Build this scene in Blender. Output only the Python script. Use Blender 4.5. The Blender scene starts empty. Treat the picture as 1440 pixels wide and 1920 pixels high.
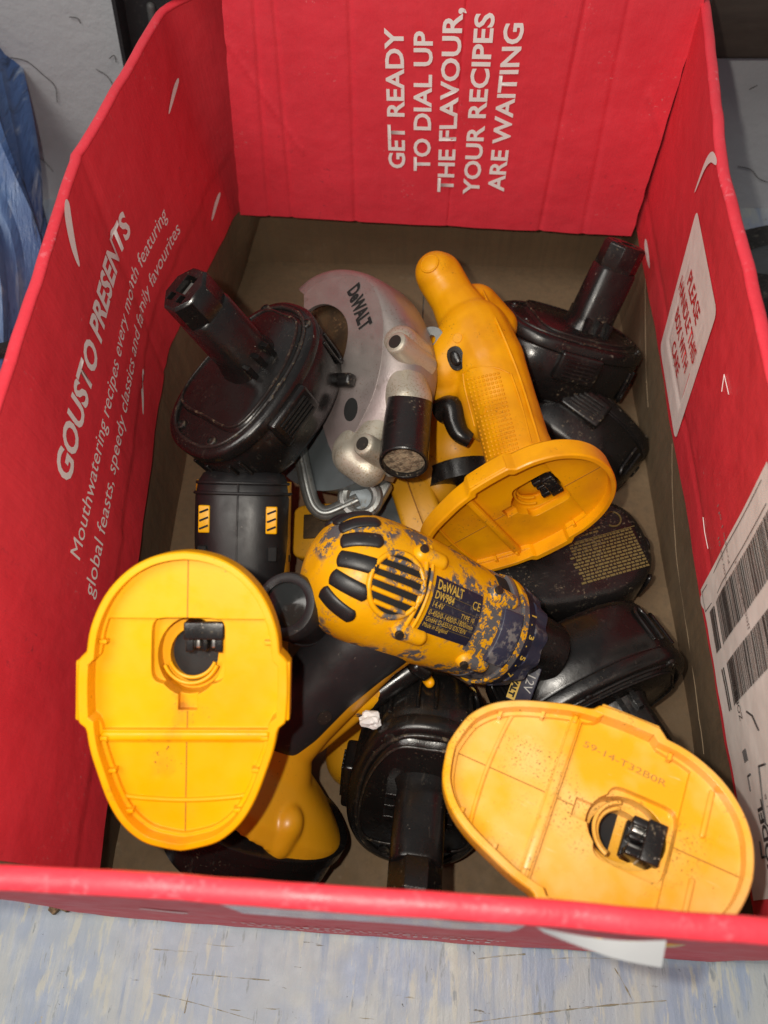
import bpy, bmesh, math, random
from mathutils import Vector, Matrix, noise
random.seed(7)
scn = bpy.context.scene
COL = scn.collection
# ------------------------------------------------------------------ camera
PITCH, ROLL, YAW = math.radians(61.221), math.radians(-4.2215), math.radians(-7.333)
CAMPOS = Vector((.0131, 0, .51)); FPX = 1390.0
_f = Vector((math.sin(YAW)*math.cos(PITCH), math.cos(YAW)*math.cos(PITCH), -math.sin(PITCH)))
_r = Vector((math.cos(YAW), -math.sin(YAW), 0)); _u = _r.cross(_f)
_c, _s = math.cos(ROLL), math.sin(ROLL)
RX = _c*_r+_s*_u; RU = -_s*_r+_c*_u; RB = -_f
cam = bpy.data.cameras.new('camera'); camo = bpy.data.objects.new('camera', cam); COL.objects.link(camo)
cam.sensor_fit = 'VERTICAL'; cam.sensor_height = 9.8; cam.sensor_width = 7.35
cam.lens = FPX/1920*9.8; cam.clip_start = .02; cam.clip_end = 50
cam.dof.use_dof = True; cam.dof.focus_distance = .43; cam.dof.aperture_fstop = 2.4
camo.matrix_world = Matrix(((RX.x, RU.x, RB.x, CAMPOS.x), (RX.y, RU.y, RB.y, CAMPOS.y), (RX.z, RU.z, RB.z, CAMPOS.z), (0, 0, 0, 1)))
scn.camera = camo
# ------------------------------------------------------------------ light
w = bpy.data.worlds.new('World'); scn.world = w; w.use_nodes = True
bg = w.node_tree.nodes['Background']; bg.inputs[0].default_value = (.95, .97, 1, 1); bg.inputs[1].default_value = .16
def lamp(name, kind, loc, energy, col, size=None, target=None):
    l = bpy.data.lights.new(name, kind); l.energy = energy; l.color = col
    if kind == 'AREA': l.shape = 'DISK'; l.size = size
    else: l.shadow_soft_size = size
    o = bpy.data.objects.new(name, l); COL.objects.link(o); o.location = loc
    if target: o.rotation_euler = (Vector(target)-Vector(loc)).to_track_quat('-Z', 'Y').to_euler()
    return o
# the phone's own flash beside the lens, and an added overhead fill standing in for ambient room light
lamp('phone_flash', 'POINT', CAMPOS-.030*RX+.016*RU+.004*RB, 4.0, (1, .93, .82), .004)
lamp('room_fill', 'AREA', (-.6, -.2, 1.6), 13, (1, .95, .88), .9, (0, .2, 0))
vs = scn.view_settings; vs.view_transform = 'Standard'; vs.look = 'None'; vs.gamma = 1; vs.exposure = .22
scn.render.engine = 'CYCLES'
# ------------------------------------------------------------------ helpers
def cdir(r, u, b): return (r*RX+u*RU+b*RB).normalized()
def at(px, py, d):                      # point seen at a photo position, d metres deep
    return CAMPOS+d*(((px-720)/FPX)*RX-((py-960)/FPX)*RU-RB)
def frame(o, z, xh):
    z = z.normalized(); x = (xh-xh.dot(z)*z).normalized(); y = z.cross(x)
    return Matrix(((x.x, y.x, z.x, o.x), (x.y, y.y, z.y, o.y), (x.z, y.z, z.z, o.z), (0, 0, 0, 1)))
def onplane(px, py, M, off=0.0):        # local xy of M's plane under a sight line
    n = M.to_3x3() @ Vector((0, 0, 1)); o = M.translation+off*n
    d = at(px, py, 1)-CAMPOS; p = CAMPOS+d*((o-CAMPOS).dot(n)/d.dot(n))
    q = M.inverted() @ p; return (q.x, q.y)
WM = {}
I4 = Matrix.Identity(4)
def thing(name, label, cat, loc, group=None):
    o = bpy.data.objects.new(name, None); COL.objects.link(o); o.location = loc; o.empty_display_size = .02
    WM[o] = Matrix.Translation(loc); o['label'] = label; o['category'] = cat
    if group: o['group'] = group
    return o
def link(name, me, mat, parent=None, M=I4, kind=None):
    o = bpy.data.objects.new(name, me); COL.objects.link(o)
    if mat is not None and not me.materials: me.materials.append(mat)
    WM[o] = M
    if parent is not None:
        o.parent = parent; o.matrix_parent_inverse = WM[parent].inverted()
    o.matrix_basis = M
    if kind: o['kind'] = kind
    return o
def finish(me, ang=35):
    me.shade_smooth(); me.set_sharp_from_angle(angle=math.radians(ang)); me.update(); return me
class MB:
    def __init__(s): s.v = []; s.f = []
    def add(s, vs, fs):
        k = len(s.v); s.v += [Vector(v) for v in vs]; s.f += [tuple(i+k for i in f) for f in fs]; return s
    def box(s, c, d, M=None):
        x, y, z = d[0]/2, d[1]/2, d[2]/2
        v = [Vector((sx*x, sy*y, sz*z)) for sz in (-1, 1) for sy in (-1, 1) for sx in (-1, 1)]
        v = [(M @ p if M else p)+Vector(c) for p in v]
        return s.add(v, [(0, 2, 3, 1), (4, 5, 7, 6), (0, 1, 5, 4), (2, 6, 7, 3), (0, 4, 6, 2), (1, 3, 7, 5)])
    def loft(s, rings, caps=True, closed=True):
        n = len(rings[0]); v = [p for r in rings for p in r]; f = []
        m = n if closed else n-1
        for i in range(len(rings)-1):
            for j in range(m):
                a, b = i*n+j, i*n+(j+1) % n; f.append((a, b, b+n, a+n))
        if caps: f.append(tuple(range(n-1, -1, -1))); f.append(tuple(range((len(rings)-1)*n, len(rings)*n)))
        return s.add(v, f)
    def prism(s, poly, z0, z1):
        return s.loft([[(x, y, z0) for x, y in poly], [(x, y, z1) for x, y in poly]])
    def tube(s, pts, r, n=10, sx=1, up=None, closed=False):
        pts = [Vector(p) for p in pts]; rings = []; m = len(pts)
        rr = r if isinstance(r, (list, tuple)) else [r]*m
        ref = Vector(up) if up else Vector((.31, .2, .93))
        for i, p in enumerate(pts):
            if closed: t = pts[(i+1) % m]-pts[i-1]
            else: t = pts[min(i+1, m-1)]-pts[max(i-1, 0)]
            t.normalize(); a = t.cross(ref)
            if a.length < 1e-4: a = t.cross(Vector((1, 0, 0)))
            a.normalize(); b = a.cross(t)
            rings.append([p+rr[i]*(sx*math.cos(q)*a+math.sin(q)*b) for q in [2*math.pi*k/n for k in range(n)]])
        if closed: rings.append(rings[0]); return s.loft(rings, caps=False)
        return s.loft(rings)
    def capsule(s, p, q, r0, r1, n=20):
        p, q = Vector(p), Vector(q); t = (q-p).normalized(); pts = []; rr = []
        for k in range(7):
            a = math.pi/2*k/6; pts.append(p-t*r0*math.cos(a)); rr.append(max(r0*math.sin(a), 1e-4))
        for k in range(7):
            a = math.pi/2*k/6; pts.append(q+t*r1*math.sin(a)); rr.append(max(r1*math.cos(a), 1e-4))
        ref = Vector((.3, .2, .9)); a_ = t.cross(ref).normalized(); b_ = a_.cross(t)
        return s.loft([[c+r*(math.cos(2*math.pi*k/n)*a_+math.sin(2*math.pi*k/n)*b_) for k in range(n)] for c, r in zip(pts, rr)])
    def cyl(s, p, q, r0, r1=None, n=28):
        p, q = Vector(p), Vector(q); t = (q-p).normalized(); r1 = r0 if r1 is None else r1
        ref = Vector((.3, .2, .9)); a_ = t.cross(ref).normalized(); b_ = a_.cross(t)
        return s.loft([[c+r*(math.cos(2*math.pi*k/n)*a_+math.sin(2*math.pi*k/n)*b_) for k in range(n)] for c, r in ((p, r0), (q, r1))])
    def mesh(s, name='part', ang=35):
        me = bpy.data.meshes.new(name); me.from_pydata([tuple(v) for v in s.v], [], s.f)
        bm = bmesh.new(); bm.from_mesh(me); bmesh.ops.recalc_face_normals(bm, faces=bm.faces); bm.to_mesh(me); bm.free()
        return finish(me, ang)
    def put(s, name, mat, parent=None, M=I4, ang=35, kind=None): return link(name, s.mesh(name, ang), mat, parent, M, kind)
def evaluated(me, setup, ang=40):
    o = bpy.data.objects.new('tmp', me); COL.objects.link(o); extra = setup(o) or []
    dg = bpy.context.evaluated_depsgraph_get(); dg.update()
    r = bpy.data.meshes.new_from_object(o.evaluated_get(dg))
    for x in [o]+list(extra): bpy.data.objects.remove(x)
    r.materials.clear()
    return finish(r, ang)
def cut(me, cutters, ang=35):
    for c in cutters:
        def su(o, c=c):
            k = bpy.data.objects.new('cutter', c.mesh()); COL.objects.link(k)
            m = o.modifiers.new('b', 'BOOLEAN'); m.operation = 'DIFFERENCE'; m.solver = 'EXACT'; m.object = k
            return [k]
        me = evaluated(me, su, ang)
    return me
def blend(mb, voxel=.0011, it=8):       # weld overlapping solids into one moulded skin
    def su(o):
        m = o.modifiers.new('r', 'REMESH'); m.mode = 'VOXEL'; m.voxel_size = voxel
        m = o.modifiers.new('s', 'SMOOTH'); m.iterations = it; m.factor = .5
    return evaluated(mb.mesh(), su, 60)
def rounded(mb, r, seg=3):
    def su(o):
        m = o.modifiers.new('b', 'BEVEL'); m.width = r; m.segments = seg; m.limit_method = 'ANGLE'; m.angle_limit = math.radians(40)
    return evaluated(mb.mesh(), su, 40)
def catmull(pts, n=8, closed=False):
    pts = [Vector(p) for p in pts]; m = len(pts); out = []
    for i in range(m if closed else m-1):
        p = [pts[(i+k) % m] if closed else pts[min(max(i+k, 0), m-1)] for k in (-1, 0, 1, 2)]
        for j in range(n):
            t = j/n
            out.append(.5*((2*p[1])+(p[2]-p[0])*t+(2*p[0]-5*p[1]+4*p[2]-p[3])*t*t+(3*p[1]-p[0]-3*p[2]+p[3])*t**3))
    if not closed: out.append(pts[-1])
    return out
def resample(pts, n):
    pts = [Vector(p) for p in pts]; L = [0]
    for a, b in zip(pts, pts[1:]): L.append(L[-1]+(b-a).length)
    out = []; k = 0
    for i in range(n):
        s = L[-1]*i/(n-1)
        while k < len(L)-2 and L[k+1] < s: k += 1
        t = (s-L[k])/max(L[k+1]-L[k], 1e-9); out.append(pts[k].lerp(pts[k+1], min(max(t, 0), 1)))
    return out
def supe(a, b, n, N=48, cx=0, cy=0):
    out = []
    for k in range(N):
        t = 2*math.pi*k/N; c, s = math.cos(t), math.sin(t)
        out.append((cx+a*math.copysign(abs(c)**(2/n), c), cy+b*math.copysign(abs(s)**(2/n), s)))
    return out
def inset(poly, d):
    n = len(poly); out = []
    for i in range(n):
        x0, y0 = poly[i-1]; x1, y1 = poly[(i+1) % n]; tx, ty = x1-x0, y1-y0; l = math.hypot(tx, ty) or 1
        out.append((poly[i][0]-ty/l*d, poly[i][1]+tx/l*d))
    return out
def text_mesh(body, size, align='LEFT', bold=0.0):
    c = bpy.data.curves.new('t', 'FONT'); c.body = body; c.size = size; c.align_x = align; c.resolution_u = 3; c.offset = bold
    o = bpy.data.objects.new('t', c); COL.objects.link(o)
    dg = bpy.context.evaluated_depsgraph_get(); dg.update()
    me = bpy.data.meshes.new_from_object(o.evaluated_get(dg)); bpy.data.objects.remove(o); me.materials.clear()
    return me
def wrap_text(name, body, size, fn, mat, parent, align='LEFT', width=None, bold=0.0, seg=.004, M=I4, shear=0):
    me = text_mesh(body, size, align, bold); bm = bmesh.new(); bm.from_mesh(me)
    if width:
        xs = [v.co.x for v in bm.verts]; w_ = max(xs)-min(xs); k = width/w_
        for v in bm.verts: v.co.x *= k
    x0, x1 = min(v.co.x for v in bm.verts), max(v.co.x for v in bm.verts)
    x = x0+seg
    while x < x1:
        bmesh.ops.bisect_plane(bm, geom=bm.verts[:]+bm.edges[:]+bm.faces[:], plane_co=(x, 0, 0), plane_no=(1, 0, 0)); x += seg
    for v in bm.verts: v.co = fn(v.co.x+shear*v.co.y, v.co.y)
    bm.to_mesh(me); bm.free(); me.update()
    return link(name, me, mat, parent, M)
# ------------------------------------------------------------------ materials
def mat(name, col, rough=.5, metal=0, spec=.5, var=None, spots=None, grad=0, scratch=None, bump=None, bevel=0, coat=0):
    m = bpy.data.materials.new(name); m.use_nodes = True; nt = m.node_tree; N = nt.nodes; L = nt.links
    b = N['Principled BSDF']; b.inputs['Roughness'].default_value = rough; b.inputs['Metallic'].default_value = metal
    b.inputs['Specular IOR Level'].default_value = spec; b.inputs['Coat Weight'].default_value = coat; b.inputs['Coat Roughness'].default_value = .15
    tc = N.new('ShaderNodeTexCoord'); co = tc.outputs['Object']
    def nz(scale, det=4, vec=None, rgh=.55):
        n = N.new('ShaderNodeTexNoise'); n.inputs['Scale'].default_value = scale; n.inputs['Detail'].default_value = det; n.inputs['Roughness'].default_value = rgh
        L.new(vec or co, n.inputs['Vector']); return n.outputs['Fac']
    def ramp(f, a, c):
        r = N.new('ShaderNodeMapRange'); r.inputs[1].default_value = a; r.inputs[2].default_value = c; L.new(f, r.inputs[0]); return r.outputs[0]
    def mix(f, a, c):
        x = N.new('ShaderNodeMix'); x.data_type = 'RGBA'
        if isinstance(f, float): x.inputs[0].default_value = f
        else: L.new(f, x.inputs[0])
        for s_, q in ((6, a), (7, c)):
            if isinstance(q, tuple): x.inputs[s_].default_value = (*q, 1)
            else: L.new(q, x.inputs[s_])
        return x.outputs[2]
    def mul(a, c):
        x = N.new('ShaderNodeMath'); x.operation = 'MULTIPLY'; L.new(a, x.inputs[0])
        if isinstance(c, float): x.inputs[1].default_value = c
        else: L.new(c, x.inputs[1])
        return x.outputs[0]
    out = col; rsock = None
    if var:                                   # (colour, scale, lo, hi)
        for (c2, sc, lo, hi) in (var if isinstance(var, list) else [var]): out = mix(ramp(nz(sc), lo, hi), out, c2)
    if spots:                                 # dust and grime specks gathered in patches
        for (c2, sc, lo, hi, psc, plo, phi) in (spots if isinstance(spots, list) else [spots]):
            pn = nz(psc, 2)
            if grad:
                sx = N.new('ShaderNodeSeparateXYZ'); L.new(co, sx.inputs[0]); ma = N.new('ShaderNodeMath'); ma.operation = 'MULTIPLY_ADD'
                L.new(sx.outputs[0], ma.inputs[0]); ma.inputs[1].default_value = grad; L.new(pn, ma.inputs[2]); pn = ma.outputs[0]
            out = mix(mul(ramp(nz(sc, 5, None, .65), lo, hi), ramp(pn, plo, phi)), out, c2)
    if scratch:                               # (colour, stretch, scale, lo, hi)
        for (c2, st, sc, lo, hi) in (scratch if isinstance(scratch, list) else [scratch]):
            mp = N.new('ShaderNodeMapping'); mp.inputs['Scale'].default_value = st; L.new(co, mp.inputs['Vector'])
            out = mix(ramp(nz(sc, 9, mp.outputs[0], .68), lo, hi), out, c2)
    if isinstance(out, tuple): b.inputs['Base Color'].default_value = (*out, 1)
    else: L.new(out, b.inputs['Base Color'])
    rr = N.new('ShaderNodeMapRange'); L.new(nz(90, 5), rr.inputs[0]); rr.inputs[1].default_value = .3; rr.inputs[2].default_value = .7
    rr.inputs[3].default_value = max(rough-.09, .05); rr.inputs[4].default_value = min(rough+.12, 1); L.new(rr.outputs[0], b.inputs['Roughness'])
    nrm = None
    if bevel:
        bv = N.new('ShaderNodeBevel'); bv.samples = 4; bv.inputs['Radius'].default_value = bevel; nrm = bv.outputs[0]
    for (sc, st, dist) in (bump or []):
        mp = N.new('ShaderNodeMapping'); mp.inputs['Scale'].default_value = st; L.new(co, mp.inputs['Vector'])
        bp = N.new('ShaderNodeBump'); bp.inputs['Strength'].default_value = 1; bp.inputs['Distance'].default_value = dist
        L.new(nz(sc, 4, mp.outputs[0]), bp.inputs['Height'])
        if nrm: L.new(nrm, bp.inputs['Normal'])
        nrm = bp.outputs[0]
    if nrm: L.new(nrm, b.inputs['Normal'])
    return m
GR = (.10, .055, .02)
Y_FOOT = mat('yellow_plastic', (.86, .44, .001), .36, spec=.35, var=[((.84, .36, .001), 14, .4, .75), ((.70, .30, .004), 40, .58, .75)], spots=[(GR, 700, .62, .67, 45, .54, .62), ((.25, .05, .01), 160, .73, .75, 20, .4, .5), ((.55, .22, .01), 60, .62, .70, 12, .45, .6)], bevel=.0007, bump=[(900, (1, 1, 1), .00003)])
Y_DUST_GLARE = mat('dusty_glare_yellow_plastic', (.82, .39, .012), .27, var=[((.82, .50, .14), 22, .42, .66)], spots=[(GR, 1000, .57, .63, 38, .48, .62), (GR, 300, .66, .69, 30, .4, .6)], scratch=((.86, .58, .25), (1, 9, 1), 45, .64, .72), bevel=.0007, bump=[(700, (1, 1, 1), .00004)])  # pale variation paints flash glare into the colour, together with pale dust
Y_SAW = mat('grimy_yellow_plastic', (.82, .36, .001), .40, spec=.35, var=((.58, .21, .005), 26, .45, .75), spots=[(GR, 600, .58, .68, 40, .5, .68), ((.05, .03, .02), 240, .70, .74, 30, .45, .6)], bevel=.0007, bump=[(800, (1, 1, 1), .00004)])
Y_WORN = mat('worn_yellow_paint', (.80, .38, .002), .40, spec=.4, grad=1.3, spots=[((.105, .103, .108), 190, .475, .50, 42, .46, .515), ((.10, .095, .10), 460, .53, .57, 40, .40, .60)], bevel=.0006, bump=[(130, (1, 1, 1), .00025)])
Y_HAND = mat('plain_yellow_plastic', (.66, .31, .008), .38, spots=[(GR, 500, .62, .7, 30, .5, .65)], bevel=.0006)
Y_DEEP = mat('old_yellow_plastic', (.62, .29, .008), .45, spots=[(GR, 500, .56, .66, 40, .45, .65)], bevel=.0006)
SEAM = mat('seam_dirt', (.30, .12, .01), .7)
BLK = mat('black_plastic', (.008, .0072, .007), .24, spots=[((.13, .105, .07), 600, .62, .68, 40, .50, .62), ((.40, .36, .30), 260, .70, .72, 25, .42, .6)], scratch=((.05, .042, .034), (1, 6, 1), 60, .60, .74), bevel=.0008, bump=[(1100, (1, 1, 1), .00005), (160, (1, 1, 1), .0001)])
SCUFF_GLINT = mat('scuffed_glint_black_edge', (.014, .012, .011), .34, spots=[((.22, .175, .11), 300, .54, .66, 60, .48, .62), ((.07, .06, .045), 900, .54, .64, 50, .4, .55)], bump=[(500, (1, 1, 1), .0002)])  # scuffs and tan dust that also paint in highlights along the edges
BLK_D = mat('dusty_black_plastic', (.010, .009, .009), .28, spots=[((.20, .165, .11), 480, .58, .66, 34, .49, .62), ((.60, .55, .46), 220, .69, .71, 22, .42, .6)], scratch=((.07, .06, .05), (1, 5, 1), 70, .6, .8), bevel=.0008, bump=[(900, (1, 1, 1), .00006)])
LIT_GRIP = mat('lit_black_grip', (.020, .020, .022), .38, spots=((.22, .20, .17), 420, .66, .69, 30, .48, .6), bump=[(1600, (1, 1, 1), .00008)])  # lighter copy of the rubber black; painted lit look for grip and torch head
RUB = mat('black_rubber', (.012, .012, .013), .42, spots=((.22, .20, .17), 420, .66, .69, 30, .47, .6), bevel=.0006, bump=[(1600, (1, 1, 1), .00006)])
DARK = mat('dark_inside', (.006, .006, .006), .8)  # flat black; painted shade for vents, slots and holes, plain black for lettering
ALU = mat('cast_aluminium', (.33, .295, .275), .42, metal=.6, var=[((.34, .275, .27), 14, .42, .62), ((.22, .18, .16), 60, .62, .76)], spots=((.16, .11, .07), 700, .58, .68, 40, .45, .65), bevel=.0008, bump=[(900, (1, 1, 1), .00009)])
ALU_L = mat('sandy_aluminium', (.50, .46, .38), .45, metal=.5, spots=((.30, .22, .12), 900, .52, .64, 60, .35, .6), bevel=.0008, bump=[(1000, (1, 1, 1), .0001)])
STEEL = mat('grey_steel', (.30, .31, .30), .42, metal=.8, spots=((.13, .08, .04), 500, .52, .66, 40, .42, .62), scratch=((.48, .47, .43), (1, 8, 1), 60, .62, .8), bevel=.0005)
SLATE = mat('slate_grey_steel', (.14, .16, .17), .42, metal=.5, spots=((.10, .08, .05), 400, .55, .68, 40, .4, .6))
RUST = mat('rusty_steel', (.085, .050, .022), .7, metal=.4, var=((.03, .020, .012), 60, .4, .65), spots=((.22, .13, .06), 500, .56, .66, 40, .4, .6), bump=[(400, (1, 1, 1), .0002)])
SAWDUST = mat('packed_sawdust', (.34, .27, .18), .95, var=((.12, .09, .06), 300, .42, .62), bump=[(900, (1, 1, 1), .0012)])
CONT = mat('contact_metal', (.62, .60, .56), .3, metal=.9)
SCREW = mat('dark_screw', (.05, .045, .04), .45, metal=.6, spots=((.3, .25, .18), 700, .6, .7, 60, .4, .6))
PLATE = mat('navy_nameplate', (.012, .013, .030), .42, spots=((.12, .11, .10), 300, .56, .62, 50, .5, .65), scratch=((.10, .09, .08), (1, 7, 1), 90, .62, .75))
NAVY = mat('worn_navy_paint', (.030, .032, .060), .45, spots=((.16, .15, .15), 200, .5, .58, 45, .42, .56), bump=[(160, (1, 1, 1), .0002)])
GREYW = mat('worn_grey_metal', (.17, .165, .175), .46, metal=.4, spots=[((.035, .036, .06), 170, .5, .56, 50, .42, .55)], bump=[(200, (1, 1, 1), .0002)])
GOLD = mat('gold_print', (.50, .33, .05), .5)
DIMGOLD = mat('faded_gold_print', (.15, .11, .03), .6)
def card(name, col, col2, rough, flute):
    return mat(name, col, rough, var=(col2, 9, .42, .72), scratch=[((col[0]*.93, col[1]*.9, col[2]*.9), flute, 40, .50, .75)], bump=[(420, flute, .0002), (1500, (1, 1, 1), .00006), (7, (1, 1, 1), .005), (35, (1, 1, 1), .0012)], spots=[((col[0]*.55, col[1]*.8, col[2]*.8), 260, .60, .70, 16, .52, .66), ((.80, .24, .25), 420, .62, .70, 22, .56, .68)])  # streaks along the flutes paint the shading of the corrugation into the colour
RED = card('red_printed_card', (.80, .042, .062), (.73, .033, .052), .50, (.12, 1, .02))
REDB = card('red_printed_card_flap', (.80, .046, .072), (.75, .040, .062), .52, (1, 1, .02))  # slightly lighter red paints in light the flash loses towards the rear
REDRIM = mat('rubbed_red_fold', (.80, .045, .07), .46, var=((.72, .035, .055), 30, .4, .7), spots=[((.82, .17, .20), 320, .54, .68, 40, .48, .64)], bump=[(90, (1, 1, 1), .0005), (520, (1, 1, .3), .0002)])
KRAFT = mat('kraft_card', (.200, .134, .074), .8, var=[((.16, .106, .058), 12, .4, .7)], spots=((.26, .20, .13), 60, .60, .70, 14, .50, .62), scratch=((.15, .105, .062), (1, 1, .05), 180, .45, .7), bump=[(300, (1, 1, .05), .00025), (18, (1, 1, 1), .003)])
KEDGE = mat('kraft_cut_edge', (.30, .20, .11), .9, var=((.14, .09, .05), 600, .4, .6))
WHITE = mat('white_print', (.90, .87, .85), .55, spots=((.5, .3, .3), 500, .66, .72, 30, .4, .6))
LABEL = mat('paper_label', (.92, .87, .83), .55, var=((.85, .78, .74), 14, .4, .7), bump=[(16, (1, 1, 1), .002)])
PAPER = mat('white_paper', (.90, .90, .90), .6)
INK = mat('label_ink', (.045, .04, .04), .6, spots=((.4, .36, .34), 600, .62, .7, 30, .4, .6))
INKG = mat('faint_label_ink', (.33, .29, .28), .6)
REDINK = mat('red_ink', (.62, .03, .035), .5)
TAPE = mat('clear_tape', (.45, .30, .36), .18, spec=.6)
# ------------------------------------------------------------------ setting
bench_m = mat('blue_painted_board', (.34, .39, .46), .5,
    var=[((.40, .43, .43), 7, .42, .6), ((.30, .36, .47), 16, .48, .6)],
    scratch=[((.41, .44, .45), (1, .13, 1), 75, .50, .60), ((.27, .325, .42), (1, .10, 1), 60, .545, .63), ((.46, .47, .43), (1, .16, 1), 170, .56, .62), ((.25, .28, .30), (1, .2, 1), 210, .61, .66), ((.19, .16, .09), (.07, 1, 1), 130, .66, .68), ((.13, .115, .09), (.16, 1, 1), 190, .665, .685)],
    spots=[((.05, .05, .05), 190, .68, .70, 12, .45, .55), ((.42, .34, .18), 130, .70, .715, 10, .45, .55)], bump=[(75, (1, .13, 1), .0007), (170, (1, .16, 1), .0005), (600, (1, 1, 1), .0002)])
b = MB(); b.box((0, .15, -.022), (2.4, 1.0, .036)); bench = b.put('bench_top', bench_m, kind='structure')
gouge = mat('bench_gouge', (.24, .21, .14), .8, var=((.36, .36, .33), 260, .42, .56))
for pts, w_ in (([(880, 1918), (1010, 1900), (1130, 1886), (1250, 1876)], .0011), ([(895, 1798), (935, 1793), (985, 1789)], .0008), ([(1152, 1815), (1168, 1842), (1186, 1876)], .0008), ([(360, 1826), (430, 1832), (505, 1838)], .0006), ([(285, 1862), (370, 1882), (480, 1914)], .0006), ([(362, 1830), (352, 1872), (346, 1900)], .0006), ([(1020, 1799), (1080, 1796), (1210, 1799)], .0006)):
    q = [CAMPOS+(at(px, py, 1)-CAMPOS)*((-.0041-CAMPOS.z)/(at(px, py, 1)-CAMPOS).z) for px, py in pts]
    MB().tube(catmull(q, 8), [w_*(.15+1.0*abs(noise.noise(p*140))) for p in catmull(q, 8)], 6).put('gouge', gouge, bench)
b = MB(); b.box((.0, .665, .2), (2.4, .05, .9))
wall_m = mat('pale_grey_paint', (.46, .47, .49), .6, var=((.41, .42, .44), 7, .4, .7), spots=[((.10, .09, .08), 120, .74, .76, 14, .45, .6)], bump=[(60, (1, 1, 1), .0012), (300, (1, 1, 1), .0003)])
b.put('wall', wall_m, kind='structure')
# cobweb strands and scratches on the wall
wire = mat('dark_hair', (.05, .04, .035), .8)
CW = ['long bent dark strand stuck to the pale wall near the blue roll', 'short hooked dark strand high on the pale wall', 'tiny dark tangle on the pale wall beside the black bracket', 'faint sloping strand on the pale wall beside the black bracket', 'branching dark strand on the pale wall behind the rubber wheel', 'tiny dark smudge on the pale wall below the brown rail', 'faint strand low on the pale wall near the blue roll']
for k, pts in enumerate(([(20, 108), (50, 115), (78, 138), (103, 162), (107, 192)], [(130, 32), (145, 34), (151, 44)], [(205, 110), (214, 104), (218, 117)], [(180, 130), (200, 142), (212, 160)], [(1383, 312), (1408, 318), (1422, 334), (1440, 342)], [(1405, 168), (1420, 160)], [(60, 290), (80, 300), (100, 322)])):
    q = []
    for px, py in pts:
        d = at(px, py, 1)-CAMPOS; q.append(CAMPOS+d*((.6385-CAMPOS.y)/d.y))
    o = MB().tube(catmull(q, 5), .00035, 5).put('cobweb_strand', wire)
    o['label'] = CW[k]; o['category'] = 'cobweb'; o['group'] = 'cobweb strands on the wall'
# dark wooden rail above, on the right
rail_m = mat('dark_brown_wood', (.045, .032, .024), .6, scratch=((.03, .02, .015), (1, 9, 9), 12, .4, .7))
o = rounded(MB().box((.62, .612, .206), (.84, .05, .07)), .004); o = link('shelf_rail', o, rail_m)
o['label'] = 'dark brown wooden rail fixed along the wall behind the box'; o['category'] = 'rail'
# black steel bracket at the wall on the left
t = thing('shelf_bracket', 'black steel angle bracket upright against the wall behind the box', 'bracket', (-.25, .63, 0))
bm_ = mat('black_steel', (.018, .017, .018), .5, spots=((.1, .09, .08), 200, .6, .7, 20, .4, .6))
Mb = Matrix.Translation((-.235, .632, .16)) @ Matrix.Rotation(.16, 4, 'Y')
MB().box((0, 0, 0), (.042, .004, .36)).put('web', bm_, t, Mb)
MB().box((-.019, -.012, 0), (.003, .022, .36)).put('flange', bm_, t, Mb)
MB().capsule((.004, -.003, .018), (.004, -.003, .03), .0035, .0035).put('bolt_slot', mat('slot_grey', (.09, .09, .09), .5), t, Mb)
# blue plastic bundle left of the box, bound with a strap
bl_m = mat('blue_plastic_sheet', (.055, .12, .30), .38, var=[((.14, .24, .44), 10, .45, .65)], scratch=[((.30, .38, .50), (30, 2, 2), 6, .55, .68), ((.02, .035, .08), (34, 2, 2), 5, .55, .65)], bump=[(30, (6, 1, 1), .002)])
t = thing('tarpaulin_roll', 'rolled blue plastic sheet standing on end beside the red box', 'tarpaulin', (-.34, .40, 0))
def fold_tube(p0, p1, p2, r, seed):
    q = catmull([p0, p1, p2], 14); rings = []
    for i, p in enumerate(q):
        tt = (q[min(i+1, len(q)-1)]-q[max(i-1, 0)]).normalized(); a = tt.cross(Vector((0, 1, .2))).normalized(); c = a.cross(tt)
        rings.append([p+(r*(1+.16*math.sin(5*u+seed)+.08*math.sin(11*u+seed*2+i*.15)))*(math.cos(u)*a+math.sin(u)*c) for u in [2*math.pi*k/44 for k in range(44)]])
    return MB().loft(rings)
fold_tube(at(-60, 880, .62), at(-22, 420, .62), at(-70, 60, .66), .036, 0).put('sheet_roll', bl_m, t)
fold_tube(at(40, 690, .66), at(60, 450, .68), at(-15, 150, .72), .012, 2).put('loose_fold', bl_m, t)
fold_tube(at(72, 600, .68), at(84, 480, .70), at(30, 240, .735), .007, 4).put('loose_fold', mat('dark_blue_plastic_sheet', (.03, .035, .09), .4), t)
MB().tube([at(-10, 660, .56), at(15, 655, .565), at(48, 640, .60)], .006, 10).put('strap', bm_, t)
o = link('grey_batten', rounded(MB().box((0, 0, 0), (.018, .012, .22)), .002), mat('grey_batten_paint', (.40, .40, .40), .5), None, Matrix.Translation(at(6, 590, .645)) @ Matrix.Rotation(.5, 4, 'X') @ Matrix.Rotation(-.12, 4, 'Y'))
o['label'] = 'narrow grey batten leaning beside the blue plastic roll'; o['category'] = 'batten'
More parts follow.
